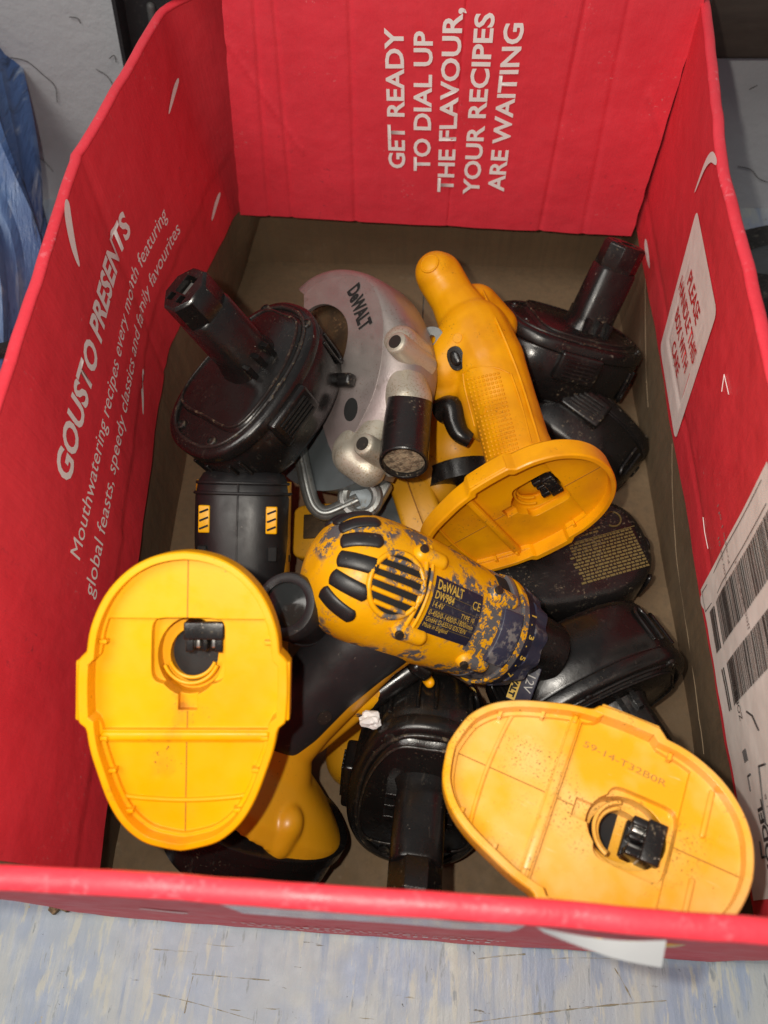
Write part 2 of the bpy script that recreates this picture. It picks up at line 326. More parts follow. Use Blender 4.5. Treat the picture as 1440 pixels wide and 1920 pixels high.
# black rubber wheel right of the box
t = thing('rubber_wheel', 'black rubber tyred wheel lying on the bench behind the right side of the box', 'wheel', (.345, .42, 0))
c = at(1470, 515, .60); Mw = frame(c, cdir(-.2, .75, .6), cdir(1, 0, 0))
q = [(.052*math.cos(a), .052*math.sin(a), 0) for a in [2*math.pi*k/48 for k in range(48)]]
MB().tube(q, .021, 16, closed=True).put('tyre', mat('old_rubber', (.018, .018, .017), .75, spots=((.09, .085, .07), 250, .55, .7, 30, .4, .6), bump=[(120, (1, 1, 1), .002), (400, (1, 1, 1), .0008)]), t, Mw)
MB().cyl((0, 0, -.012), (0, 0, .012), .036).put('hub', SLATE, t, Mw)
# ------------------------------------------------------------------ the red cardboard box
HR = .255; TH = .0022
def interp(tab, x):
    if x <= tab[0][0]: return tab[0][1]
    for (a, p), (c, q) in zip(tab, tab[1:]):
        if x <= c: return p+(q-p)*(x-a)/(c-a)
    return tab[-1][1]
def smooth_tab(tab, x, w_=.007): return (interp(tab, x-w_)+interp(tab, x)*2+interp(tab, x+w_))/4
L_RIM = [(0, -.170), (.19, -.176), (.352, -.185), (.500, -.168), (.545, -.122)]; L_FLP = [(0, -.149), (.16, -.165), (.29, -.179), (.36, -.185), (.515, -.159), (.545, -.128)]; L_FLR = [(0, -.172), (.35, -.185), (.52, -.170)]
R_RIM = [(0, .156), (.20, .1555), (.35, .155), (.52, .169)]; R_FLP = [(0, .181), (.22, .177), (.52, .171)]; R_FLR = [(0, .188), (.13, .189), (.316, .181), (.52, .172)]
ZF = .087
def xside(rim, flp, flr, y, z, off):
    if z >= ZF: v = smooth_tab(flp, y)+(smooth_tab(rim, y)-smooth_tab(flp, y))*(z-ZF)/(HR-ZF)
    else: v = smooth_tab(flr, y)+(smooth_tab(flp, y)-smooth_tab(flr, y))*z/ZF
    return v+off
def wob(a, z, s): return .0010*noise.noise(Vector((a*14, z*14, s)))+.0004*noise.noise(Vector((a*60, z*30, s+5)))
def xl(y, z, off=0.0):                    # face of left flap (inner, red); + off towards the middle
    cr = .0012*math.exp(-((y-.350-.1*(z-.2))/.0035)**2)+(.0010 if z < .118+.05*(y-.15) else 0)
    return xside(L_RIM, L_FLP, L_FLR, y, z, off+wob(y, z, 1)-cr)
def xr(y, z, off=0.0):
    cr = .0010*math.exp(-((z-.118)/.003)**2)
    return xside(R_RIM, R_FLP, R_FLR, y, z, -off-wob(y, z, 2)+cr)
def yb(x, z, off=0.0):                    # face of the rear flap
    sc = sum(a*math.exp(-((x-x0-sl*(z-.2))/w_)**2) for x0, sl, w_, a in ((-.117, .12, .0016, .0012), (-.102, .08, .0016, .0012), (-.052, .05, .0018, .0012), (.096, .02, .0018, .0014), (.125, -.03, .0020, .0010), (.022, .03, .0007, .0010)))
    cre = .0012*math.exp(-((x-.150+.55*(z-.20))/.002)**2)*(1 if .12 < z < .2 else 0)+.0010*math.exp(-((x+.135-.5*(z-.235)*-1)/.0015)**2)*(1 if .15 < z < .25 else 0)
    bow = .505+(.012 if 0 else 0)-(x+.0)*.035*(1-(z-ZF)/(HR-ZF))
    return bow-off+sc-cre+wob(x, z, 3)
def yf(x, z, off=0.0):                    # inside face of the front wall; leans out towards the bench
    return .006-.012*(HR-z)/HR+off+wob(x, z, 4)
box = thing('cardboard_box', 'open red printed cardboard box with flaps folded inside, full of power tools', 'box', (0, .25, 0))
def sheet(name, fn, u0, u1, v0, v1, nu, nv, th, m, m2, vedge=None, axis='x'):
    # a card panel: face fn(u,v), thickness th behind it; m = face, m2 = back and cut edges
    def pt(u, v, off): return (fn(u, v, off), u, v) if axis == 'x' else (u, fn(u, v, off), v)
    V = []; F = []; MI = []
    for off in (0, -th):
        for i in range(nu+1):
            for j in range(nv+1):
                u = u0+(u1-u0)*i/nu; lo = vedge(u) if vedge else v0; v = lo+(v1-lo)*j/nv; V.append(pt(u, v, off))
    n = (nu+1)*(nv+1); idx = lambda i, j, s: s*n+i*(nv+1)+j
    for i in range(nu):
        for j in range(nv):
            F.append((idx(i, j, 0), idx(i+1, j, 0), idx(i+1, j+1, 0), idx(i, j+1, 0))); MI.append(0)
            F.append((idx(i, j, 1), idx(i, j+1, 1), idx(i+1, j+1, 1), idx(i+1, j, 1))); MI.append(1)
    for i in range(nu):
        for j in (0, nv): F.append((idx(i, j, 0), idx(i+1, j, 0), idx(i+1, j, 1), idx(i, j, 1))); MI.append(2 if j == 0 else (0 if 'flap' in name else 1))
    for j in range(nv):
        for i in (0, nu): F.append((idx(i, j, 0), idx(i, j+1, 0), idx(i, j+1, 1), idx(i, j, 1))); MI.append(2)
    me = bpy.data.meshes.new(name); me.from_pydata(V, [], F)
    for q in (m, m2, KEDGE): me.materials.append(q)
    me.polygons.foreach_set('material_index', MI)
    bm = bmesh.new(); bm.from_mesh(me); bmesh.ops.recalc_face_normals(bm, faces=bm.faces); bm.to_mesh(me); bm.free()
    return link(name, finish(me, 50), None, box)
G = TH+.0008
sheet('side_wall', lambda y, z, o: xl(y, z, o-G), .004, .548, .0, HR-.006, 74, 24, TH, KRAFT, RED)
sheet('side_wall', lambda y, z, o: xr(y, z, o-G), .004, .548, .0, HR-.006, 74, 24, TH, KRAFT, RED)
sheet('end_wall', lambda x, z, o: .545-o+wob(x, z, 3), -.176, .178, .0, HR+.006, 60, 20, TH, KRAFT, REDB, axis='y')
sheet('end_wall', lambda x, z, o: yf(x, z, o-G), -.172, .186, .0, HR-.002, 60, 20, TH, KRAFT, REDB, axis='y')
sheet('side_flap', xl, .010, .540, ZF, HR-.001, 150, 50, TH, RED, RED, vedge=lambda y: ZF+.0015*noise.noise(Vector((y*25, 0, 1)))+.004*math.sin(y*7))
sheet('side_flap', xr, .010, .540, ZF, HR-.001, 150, 50, TH, RED, RED, vedge=lambda y: ZF+.0015*noise.noise(Vector((y*25, 0, 2))))
# rear flap: its sides taper, so columns are skewed between the two cut edges
def back_edges(z): k_ = (HR-z)/(HR-ZF); return -.131-.024*k_+.0008*noise.noise(Vector((0, z*90, 3))), .168-.0005*k_+.0008*noise.noise(Vector((3, z*90, 3)))
def back_fn(s, z, o):
    a, c = back_edges(z); return a+(c-a)*s
V = []
nu, nv = 300, 50
for off in (.004, .004-TH):
    for i in range(nu+1):
        for j in range(nv+1):
            s = i/nu; lo = ZF+.003-.006*s+.0012*noise.noise(Vector((s*12, 2, 2))); z = lo+(HR+.009-lo)*j/nv
            a, c = back_edges(z); x = a+(c-a)*s; V.append((x, yb(x, z, off), z))
n = (nu+1)*(nv+1); F = []; MI = []
ix = lambda i, j, s: s*n+i*(nv+1)+j
for i in range(nu):
    for j in range(nv):
        F.append((ix(i, j, 0), ix(i+1, j, 0), ix(i+1, j+1, 0), ix(i, j+1, 0))); MI.append(0)
        F.append((ix(i, j, 1), ix(i, j+1, 1), ix(i+1, j+1, 1), ix(i+1, j, 1))); MI.append(1)
    for j in (0, nv): F.append((ix(i, j, 0), ix(i+1, j, 0), ix(i+1, j, 1), ix(i, j, 1))); MI.append(2)
for j in range(nv):
    for i in (0, nu): F.append((ix(i, j, 0), ix(i, j+1, 0), ix(i, j+1, 1), ix(i, j, 1))); MI.append(2)
me = bpy.data.meshes.new('end_flap'); me.from_pydata(V, [], F)
for q in (REDB, KRAFT, KEDGE): me.materials.append(q)
me.polygons.foreach_set('material_index', MI)
bm = bmesh.new(); bm.from_mesh(me); bmesh.ops.recalc_face_normals(bm, faces=bm.faces); bm.to_mesh(me); bm.free()
rear_flap = link('end_flap', finish(me, 50), None, box)
sheet('end_flap', yf, -.150, .150, ZF, HR, 60, 20, TH, REDB, KRAFT, axis='y')
# rounded folds along the rim
def rimtube(name, pts, r): return MB().tube(pts, r, 14).put(name, RED, box, ang=60)
def fold(name, pts, a, b_):
    # flattened fold: a across the rim, b_ upwards
    rings = []; m_ = len(pts)
    for i, p in enumerate(pts):
        t_ = Vector(pts[min(i+1, m_-1)])-Vector(pts[max(i-1, 0)]); n_ = Vector((-t_.y, t_.x, 0)).normalized()
        rings.append([Vector(p)+a*math.cos(q)*n_+Vector((0, 0, b_*math.sin(q))) for q in [2*math.pi*k/18 for k in range(18)]])
    return MB().loft(rings).put(name, REDRIM, box, ang=60)
rs = lambda v, s_: .0005*noise.noise(Vector((v*45, s_, 0)))
fold('folded_rim', [(xl(y, HR, -.0026), y, HR-.0016+rs(y, 1)) for y in [.002+.546*i/110 for i in range(111)]], .0031, .0020)
fold('folded_rim', [(xr(y, HR, -.0026), y, HR-.0016+rs(y, 2)) for y in [.002+.546*i/110 for i in range(111)]], .0031, .0020)
fold('folded_rim', [(x, .526, HR+.0085) for x in [-.170+.340*i/60 for i in range(61)]], .0245, .0025)
fold('folded_rim', [(x, yf(x, HR, -.0026), HR-.001+2.2*rs(x, 3)+3*rs(x*.25, 9)) for x in [-.172+.332*i/200 for i in range(201)]], .0038, .0030)
# floor of the box: two panels meeting down the middle
for side_ in (-1, 1):
    V = []; nx, ny = 30, 60
    for i in range(nx+1):
        for j in range(ny+1):
            y = .000+.552*j/ny; e_ = smooth_tab(L_FLR, y)-.006 if side_ < 0 else smooth_tab(R_FLR, y)+.006; x = side_*.0005+(e_-side_*.0005)*i/nx; V.append((x, y, .0035+.0008*noise.noise(Vector((x*10, y*10, 0)))))
    F = [(i*(ny+1)+j, (i+1)*(ny+1)+j, (i+1)*(ny+1)+j+1, i*(ny+1)+j+1) for i in range(nx) for j in range(ny)]
    MB().add(V, F).put('floor_panel', KRAFT, box)
# creases in the kraft on the right hand wall and the back
CRE = mat('kraft_crease', (.29, .21, .13), .8)
for pts in ([(.30, .075), (.27, .055), (.23, .04), (.17, .034), (.10, .030)], [(.452, .080), (.40, .05), (.36, .035)]):
    q = catmull([(xr(y, z, -G), y, z) for y, z in pts], 8)
    q = [Vector((p.x, p.y+.001*noise.noise(p*60), p.z+.0015*noise.noise(p*80))) for p in q]
    MB().tube(q, .0003, 5).put('crease', CRE, box)
# ---- printing on the flaps
E0 = .0007
def onL(y0, z0): return lambda a, h: Vector((xl(y0+a, z0+h, E0), y0+a, z0+h))
def onR(y0, z0, s=1): return lambda a, h: Vector((xr(y0-s*a, z0+s*h, E0), y0-s*a, z0+s*h))
def onB(x0, z0): return lambda a, h: Vector((x0-h, yb(x0-h, z0+a, .004+E0), z0+a))
wrap_text('printed_text', 'GOUSTO PRESENTS', .0235, onL(.183, .189), WHITE, box, width=.187, bold=.0007)
wrap_text('printed_text', 'Mouthwatering recipes every month featuring', .0150, onL(.152, .163), WHITE, box, width=.262)
wrap_text('printed_text', 'global feasts, speedy classics and family favourites', .0150, onL(.140, .143), WHITE, box, width=.284)
for tx, x0, za, zb_, in (('GET READY', -.0160, .139, .2415), ('TO DIAL UP', .0030, .138, .240), ('THE FLAVOUR,', .0215, .1195, .254), ('YOUR RECIPES', .0415, .1190, .252), ('ARE WAITING', .0605, .1225, .2455)):
    wrap_text('printed_text', tx, .0172, onB(x0, za), WHITE, box, width=zb_-za, bold=.0004)
def leaf(fn, pts, r, name='printed_dash'):
    q = catmull([Vector((a, c, 0)) for a, c in pts], 10); m = len(q); V = []; F = []
    for i, p in enumerate(q):
        tt = q[min(i+1, m-1)]-q[max(i-1, 0)]; nn = Vector((-tt.y, tt.x, 0)).normalized(); h = r*max(.06, min(1, math.sqrt(max(0, math.sin(math.pi*min(i/(m-1), .999)))))*(1.15-.45*i/m))
        V += [fn(p.x+nn.x*h, p.y+nn.y*h), fn(p.x, p.y), fn(p.x-nn.x*h, p.y-nn.y*h)]
    for i in range(m-1):
        for j in (0, 1): F.append((i*3+j, i*3+j+1, i*3+4+j, i*3+3+j))
    return MB().add(V, F).put(name, WHITE, box)
fl = lambda y, z: Vector((xl(y, z, E0), y, z)); fr = lambda y, z: Vector((xr(y, z, E0), y, z))
leaf(fl, [(.318, .2545), (.3105, .249), (.302, .238), (.2975, .228)], .0042)
leaf(fl, [(.488, .216), (.475, .2135), (.460, .209)], .0022)
leaf(fl, [(.497, .119), (.484, .116), (.472, .1125)], .0024)
leaf(fl, [(.309, .129), (.296, .123), (.281, .116)], .0022)
leaf(fl, [(.086, .106), (.076, .100), (.068, .097)], .0024)
leaf(fr, [(.352, .2545), (.366, .248), (.376, .235), (.384, .212)], .0028)
leaf(fr, [(.468, .104), (.455, .1035), (.440, .102)], .0040)
leaf(fr, [(.178, .0905), (.172, .098), (.166, .107)], .0044)
def vline(pts):
    MB().tube([fr(y, z) for y, z in pts], .00022, 5).put('printed_tick', WHITE, box)
vline([(.2487, .1977), (.2535, .2055), (.2400, .2066)]); vline([(.215, .124), (.208, .119), (.196, .1215)]); vline([(.335, .116), (.33, .122), (.322, .119)])
def quadR(y0, y1, z0, z1, m, name, off=.0009, ny=40, nz=10, rad=0, par=None):
    V = []; F = []
    for i in range(ny+1):
        for j in range(nz+1):
            y = y0+(y1-y0)*i/ny; z = z0+(z1-z0)*j/nz
            V.append(Vector((xr(y, z, off), y, z)))
    F = [(i*(nz+1)+j, (i+1)*(nz+1)+j, (i+1)*(nz+1)+j+1, i*(nz+1)+j+1) for i in range(ny) for j in range(nz)]
    if rad:
        cy, cz = (y0+y1)/2, (z0+z1)/2; hy, hz = (y1-y0)/2, (z1-z0)/2; bd = []
        for k in range(4):
            sy, sz = ((1, 1), (-1, 1), (-1, -1), (1, -1))[k]
            for a in range(7):
                t_ = math.pi/2*(k+a/6); bd.append((cy+sy*(hy-rad)+rad*math.cos(t_), cz+sz*(hz-rad)+rad*math.sin(t_)))
        V = [Vector((xr(y, z, off), y, z)) for y, z in bd]+[Vector((xr(cy, cz, off), cy, cz))]; n_ = len(bd)
        V = []
        for s_ in [1-.0399*q for q in range(26)]:
            V += [Vector((xr(cy+(y-cy)*s_, cz+(z-cz)*s_, off), cy+(y-cy)*s_, cz+(z-cz)*s_)) for y, z in bd]
        F = [(r_*n_+i, r_*n_+(i+1) % n_, (r_+1)*n_+(i+1) % n_, (r_+1)*n_+i) for r_ in range(25) for i in range(n_)]
    return MB().add(V, F).put(name, m, box if par is None else par)
st = quadR(.289, .369, .0945, .213, LABEL, 'care_panel', rad=.006)
E1 = .0014
def onR1(y0, z0, s=1): return lambda a, h: Vector((xr(y0-s*a, z0+s*h, E1), y0-s*a, z0+s*h))
for tx, zc, wd in (('PLEASE', .1830, .034), ('HANDLE THIS', .1650, .062), ('BOX WITH', .1470, .046), ('CARE', .1290, .024)):
    wrap_text('printed_text', tx, .0165, onR1(.3290, zc-.005), REDINK, st, 'CENTER', width=wd, bold=.0003)
# address label: sheet, outline, two bar codes, routing text
lb = quadR(.018, .182, .0945, .235, LABEL, 'address_label')
def rectR(y0, y1, z0, z1, m, name): return quadR(y0, y1, z0, z1, m, name, E1, 2, 6, par=lb)
for a in ((.1785, .1790, .098, .225), (.1665, .1670, .098, .225)): rectR(*a, INK, 'outline_rule')
rectR(.1665, .179, .0978, .0983, INK, 'outline_rule')
def barcode(y0, y1, z0, z1):
    V = []; F = []; z = z0
    while z < z1:
        w_ = random.choice((.0004, .0006, .0009, .0013, .0017)); k_ = len(V)
        for y in (y0, (y0+y1)/2, y1): V += [Vector((xr(y, z, E1), y, z)), Vector((xr(y, min(z+w_, z1), E1), y, min(z+w_, z1)))]
        F += [(k_, k_+1, k_+3, k_+2), (k_+2, k_+3, k_+5, k_+4)]; z += w_+random.choice((.0004, .0006, .0009, .0012))
    MB().add(V, F).put('bar_code', INK, lb, kind='stuff')
barcode(.139, .1635, .106, .226); barcode(.106, .1285, .110, .226)
wrap_text('printed_text', 'ZONE A', .0078, onR1(.0965, .1330, -1), INK, lb, width=.020)
wrap_text('printed_text', 'MODEL', .0135, onR1(.0240, .1400, -1), INK, lb, width=.034, bold=.0004)
for y0, z0, wd, tx in ((.1720, .160, .034, 'Fragile 1 of 1'), (.1330, .170, .036, 'JJ00 250 0061'), (.0360, .150, .026, 'NET 01 11 B'), (.1640, .150, .028, '0700 02 01')):
    wrap_text('printed_text', tx, .0042, onR1(y0-.003, z0, -1), INKG, lb, width=wd)
for pts in ([(.0715, .1215), (.0715, .1275)], [(.0715, .1215), (.0645, .1215)], [(.042, .1225), (.035, .1225)], [(.035, .1225), (.035, .129)], [(.098, .142), (.094, .150), (.086, .156)], [(.0835, .121), (.078, .1212)], [(.0835, .124), (.078, .1242)], [(.0835, .127), (.078, .1272)], [(.072, .145), (.048, .139), (.045, .146)], [(.072, .145), (.071, .156)]):
    MB().tube([Vector((xr(y, z, .0012), y, z)) for y, z in pts], .0005, 5).put('pen_mark', INK, lb)
# outside of the front wall: worn tape, torn paper tab and a line of print
def yo(x, z): return yf(x, z, -G-TH-.0006)
V = [];
for i in range(31):
    for j in range(9):
        x = -.050+.098*i/30; z = .245-.045*j/8-.004*math.sin(i*.3); V.append((x, yo(x, z), z))
MB().add(V, [(i*9+j, i*9+j+1, i*9+j+10, i*9+j+9) for i in range(30) for j in range(8)]).put('tape_strip', TAPE, box)
V = []
for i in range(25):
    for j in range(9):
        s = i/24; q = j/8; x = .050+.040*s+.004*q; z = .2525-.010*s*q-.012*q; V.append((x, yo(x, .25)-.0006-.0065*q*(.2+s)-.0015*math.sin(s*3), z+.003*math.sin(s*3.1)*q-.006*s))
MB().add(V, [(i*9+j, i*9+j+1, i*9+j+10, i*9+j+9) for i in range(24) for j in range(8)]).put('torn_paper_tab', PAPER, box)
b = MB()
for r_ in range(3):
    x = -.075
    while x < .055:
        w_ = random.uniform(.0012, .004); z = .10-.022*r_+random.uniform(-.003, .003); h = random.uniform(.003, .008)
        b.add([(x, yo(x, z), z), (x+w_, yo(x+w_, z), z), (x+w_, yo(x+w_, z+h), z+h), (x, yo(x, z+h), z+h)], [(0, 1, 2, 3)]); x += w_+random.uniform(.001, .003)
b.put('faded_print', WHITE, box, kind='stuff')
leaf(lambda x, z: Vector((x, yo(x, z), z)), [(-.101, .165), (-.092, .16), (-.082, .156)], .006)
V = [at(160, 1690, .505), at(188, 1690, .505), at(190, 1712, .506), at(176, 1706, .506), at(168, 1716, .506), at(158, 1708, .506)]
b = MB().add([(p.x, p.y, .0005) for p in V]+[(p.x, p.y, -.0035) for p in V], [(0, 1, 2, 3, 4, 5), (11, 10, 9, 8, 7, 6)]+[(i, (i+1) % 6, 6+(i+1) % 6, 6+i) for i in range(6)])
o = b.put('card_scrap', KEDGE); o['label'] = 'small torn brown card scrap poking out under the box front'; o['category'] = 'scrap'
# ------------------------------------------------------------------ battery packs
def egg(N=72):
    return [(.059*math.copysign(abs(math.cos(t))**.86, math.cos(t)), (.0405-.0035*math.cos(t))*math.copysign(abs(math.sin(t))**.80, math.sin(t))) for t in [2*math.pi*k/N for k in range(N)]]
EGG = egg(); BC = {}
def ring(poly, z, k=1.0, d=0.0):
    p = inset(poly, d) if d else poly
    return [(x*k, y*k, z) for x, y in p]
def battery_meshes():
    if BC: return BC
    BC['tub'] = MB().loft([ring(EGG, 0, 1, .0034), ring(EGG, -.0008, 1, .0014), ring(EGG, -.003, 1), ring(EGG, -.0085, 1), ring(EGG, -.0095, 1, .0014), ring(EGG, -.0112, 1, .0014), ring(EGG, -.0122, 1, .0004), ring(EGG, -.030, 1, .0010), ring(EGG, -.043, 1, .0022), ring(EGG, -.0475, 1, .0042), ring(EGG, -.050, 1, .0075), ring(EGG, -.0508, 1, .0120)]).mesh('tub', 50)
    lip = inset(EGG, .0062); BC['lip'] = MB().tube([(x, y, .0002) for x, y in lip], .0014, 8, closed=True).mesh('lip', 60)
    d_ = [(-.030, -.030), (.012, -.031), (.043, -.018), (.047, 0), (.043, .018), (.012, .031), (-.030, .030), (-.035, 0)]
    d_ = [(p.x, p.y) for p in catmull([Vector((x, y, 0)) for x, y in d_], 7, True)]
    BC['dais'] = MB().loft([[(x*1.05, y*1.05, -.0004) for x, y in d_], [(x, y, .0026) for x, y in d_], [(x*.96, y*.96, .0034) for x, y in d_]]).mesh('dais', 50)
    BC['dlip'] = MB().tube([(x*.985, y*.985, .0030) for x, y in d_], .0010, 6, closed=True).mesh('plate_edge', 60)
    def st(a, c, z, n=3.4): return [(x*.88+.010, y*.93, z*1.10) for x, y in supe(a, c, n, 40)]
    BC['stem'] = MB().loft([st(.0215, .0185, .002, 2.6), st(.0195, .0165, .006, 3), st(.0180, .0150, .010), st(.0172, .0144, .044), st(.0160, .0132, .0455)]).mesh('stem', 40)
    hexa = lambda r, z: [(.010+r*1.0*math.cos(math.pi/4*k+math.pi/8), r*.90*math.sin(math.pi/4*k+math.pi/8), z*1.1) for k in range(8)]
    cap = MB().loft([hexa(.0150, .0440), hexa(.0158, .0460), hexa(.0156, .0600), hexa(.0142, .0615)]).mesh()
    cap = cut(cap, [MB().box((.0125, 0, .066), (.012, .0095, .012)), MB().box((.003, .0045, .066), (.005, .005, .012)), MB().box((.003, -.0045, .066), (.005, .005, .012))])
    BC['cap'] = cap
    BC['contact'] = MB().box((.012, 0, .0625), (.0085, .0065, .003)).mesh()
    BC['fin'] = MB().box((0, 0, .008), (.003, .006, .011)).mesh()
    def screw(): return MB().loft([[(r*math.cos(2*math.pi*k/16), r*math.sin(2*math.pi*k/16), z) for k in range(16)] for r, z in ((.0034, -.0006), (.0034, .0010), (.0024, .0014), (.0022, .0004))]).mesh('screw')
    BC['screw'] = screw()
    lt = MB().box((0, 0, 0), (.034, .008, .022)); BC['latch'] = rounded(lt, .0022)
    BC['latch_rib'] = MB().box((0, .0044, -.006), (.024, .0016, .0013)).mesh()
    def side(t, z, d=.0):
        i = t/(2*math.pi)*72; a = int(i) % 72; f = i-int(i); p = EGG[a]; q = EGG[(a+1) % 72]
        x, y = p[0]+(q[0]-p[0])*f, p[1]+(q[1]-p[1])*f; l = math.hypot(x, y); return (x*(1+d/l), y*(1+d/l), z)
    BC['side'] = side
    for ui, t0 in enumerate((.62, 2.52, 3.76, 5.66, .05, 3.19)):
        pts = [side(t0-.085, -.014), side(t0-.085, -.032), side(t0-.05, -.037), side(t0, -.0385), side(t0+.05, -.037), side(t0+.085, -.032), side(t0+.085, -.014)]
        BC['rib%d' % ui] = MB().tube(catmull(pts, 4), .0013, 6).mesh('rib', 60)
    return BC
BATT = {}
def battery(label, M, dusty=False, stem=True, parent=None, plain=False):
    B = battery_meshes(); m = BLK_D if dusty else BLK
    # black plastic is the dull/dusty variant per pack: meshes shared, material on the object slot
    t = parent or thing('battery_pack', label, 'battery', M.translation, 'loose battery packs in the box')
    def put(name, key, X=I4, mm=None, par=None):
        me = B[key]
        if not me.materials: me.materials.append(None)
        o = bpy.data.objects.new(name, me); COL.objects.link(o); o.material_slots[0].link = 'OBJECT'; o.material_slots[0].material = mm or m
        p = par or t; WM[o] = M @ X; o.parent = p; o.matrix_parent_inverse = WM[p].inverted(); o.matrix_basis = M @ X
        return o
    tub = put('case', 'tub'); put('edge_lip', 'lip', mm=None if plain else SCUFF_GLINT, par=tub); [put('side_rib', 'rib%d' % ui, par=tub) for ui in range(6)]
    dp = put('raised_plate', 'dais'); put('plate_edge', 'dlip', mm=None if plain else SCUFF_GLINT, par=dp)
    if stem:
        s = put('stem', 'stem'); put('stem_cap', 'cap', par=s); put('contact', 'contact', mm=CONT, par=s); [put('fin', 'fin', Matrix.Translation((.010+k_*.009, sg*.0160, 0)), par=s) for sg in (-1, 1) for k_ in (-1, 0, 1)]
    for x, y in ((-.046, .016), (-.046, -.016), (.047, .020), (.047, -.020), (-.006, .0335), (-.006, -.0335)):
        put('screw', 'screw', Matrix.Translation((x, y, 0)), SCUFF_GLINT)
    for s in (() if plain else (1, -1)):
        X = Matrix.Translation((-.004, s*.0405, -.017)) @ Matrix.Rotation(0 if s > 0 else math.pi, 4, 'Z')
        l = put('latch', 'latch', X); [put('grip_rib', 'latch_rib', X @ Matrix.Translation((0, 0, .003*k_)), par=l) for k_ in range(5)]
    return t
battery('black battery pack with upright stem beside the silver saw guard, leaning on the left flap', frame(at(452, 702, .462), cdir(-.40, .44, .80), cdir(.56, .82, -.15)))
battery('scuffed black battery pack with stem pointing at the back wall, behind the saw handle', frame(at(1075, 615, .565), cdir(.30, .80, .52), cdir(.93, -.22, -.3)), True)
battery('scuffed black battery pack wedged under another pack behind the saw handle', frame(at(1100, 770, .600), cdir(.50, .62, -.15), cdir(.80, -.55, .1)), True, stem=False)
tD = battery('upside down black battery pack with faded gold printed base under the saw foot', frame(at(1040, 1090, .538), cdir(.02, -.46, -.88), cdir(-.93, -.25, .1)), True)
tE = battery('plain black battery pack on its side behind the dusty yellow foot, by the right flap', frame(at(1128, 1335, .452), cdir(.36, -.68, .60), cdir(.90, .42, .05)), plain=True)
battery('glossy black battery pack with stem pointing to the front wall between two yellow feet', frame(at(785, 1505, .415), cdir(-.10, -.50, .86), cdir(.08, .86, .50)))
# gold print on the upturned base
MD = frame(at(1040, 1090, .538), cdir(.02, -.46, -.88), cdir(-.93, -.25, .1))
b = MB(); yy = -.024
row = 0
while yy < .024:
    xx = -.047
    while xx < -.002:
        w_ = random.uniform(.0012, .0036)
        if not (.004 < yy < .0072) and (yy < .004 or xx > -.028): b.add([(xx, yy, -.0510), (xx+w_, yy, -.0510), (xx+w_, yy+.0014, -.0510), (xx, yy+.0014, -.0510)], [(0, 1, 2, 3)])
        xx += w_+random.uniform(.0004, .0009)
    yy += .0023
b.add([(-.050, .0053, -.0510), (.0, .0053, -.0510), (.0, .0058, -.0510), (-.050, .0058, -.0510)], [(0, 1, 2, 3)])
b.put('printed_lines', DIMGOLD, tD, MD, kind='stuff')
MB().tube([(-.038+.0055*math.cos(a), .0145+.0055*math.sin(a), -.0510) for a in [.6+5*k/20 for k in range(21)]], .0006, 5).put('printed_emblem', DIMGOLD, tD, MD)
# ------------------------------------------------------------------ the empty battery foot of a cordless tool
HW = [(-62.5, 0), (-61.6, 6), (-59, 15.5), (-54, 22.8), (-48, 28), (-40, 32.4), (-30, 36.2), (-20, 39.5), (-10, 41.2), (5, 42), (20, 41.4), (30, 40.0), (40, 36.2), (48, 31.0), (55, 23.6), (59.6, 15.2), (61.8, 7), (62.5, 0)]
def foot_outline(latch=True):
    up = [Vector((x, h*.955, 0)) for x, h in HW[1:-1]]
    pts = catmull([Vector((-62.5, 0, 0))]+up+[Vector((62.5, 0, 0))], 6)
    pts = resample(pts, 90); out = []
    for p in pts:
        e = 0
        if latch:
            a = min(max((p.x+12)/4, 0), 1)*min(max((21-p.x)/4, 0), 1); e = 3.2*a*a*(3-2*a)
        out.append((p.x/1000, (p.y+e)/1000))
    lower = [(x, -y) for x, y in out[1:-1]]
    return lower+list(reversed(out))  # counter clockwise
FO = foot_outline(); FI = foot_outline(False)
def clip(poly, x0, x1):
    out = []
    for lim, sg in ((x0, 1), (x1, -1)):
        res = []; P = poly if not out else out
        for i in range(len(P)):
            a, c = P[i-1], P[i]; ia, ic = sg*(a[0]-lim) >= 0, sg*(c[0]-lim) >= 0
            if ia != ic:
                t_ = (lim-a[0])/(c[0]-a[0]); res.append((lim, a[1]+(c[1]-a[1])*t_))
            if ic: res.append(c)
        out = res
    return out
FC = {}
def foot_mesh():
    if 'foot' in FC: return FC['foot']
    def sc(z, k, cx): return [(cx+(x-cx)*k, y*k, z) for x, y in FI]
    me = MB().loft([ring(FO, 0, 1, .0009), ring(FO, -.0008, 1, .0002), ring(FO, -.0020, 1), ring(FO, -.0125, 1), ring(FI, -.0150, 1, .002), ring(FI, -.0185, 1, .006), sc(-.023, .72, .006), sc(-.030, .56, .010), sc(-.038, .50, .012)]).mesh('foot', 40)
    cs = [MB().prism(inset(FI, .0034), -.0066, .01),
          MB().prism(clip(inset(FO, .0046), -.0135, .0335), -.0098, .01),
          MB().prism(clip(inset(FI, .0050), -.070, -.0185), -.0090, .01),
          MB().prism([(x*1.0+.0195, y) for x, y in supe(.0145, .0155, 6, 32)], -.0150, .01),
          MB().prism([(x+.0165, y) for x, y in supe(.0165, .0140, 2, 32)], -.0235, .01),
          MB().prism([(x+.0150, y) for x, y in supe(.0120, .0105, 2, 32)], -.032, .01),
          MB().box((-.001, 0, -.006), (.010, .008, .016))]
    FC['foot'] = cut(me, cs, 30); return FC['foot']
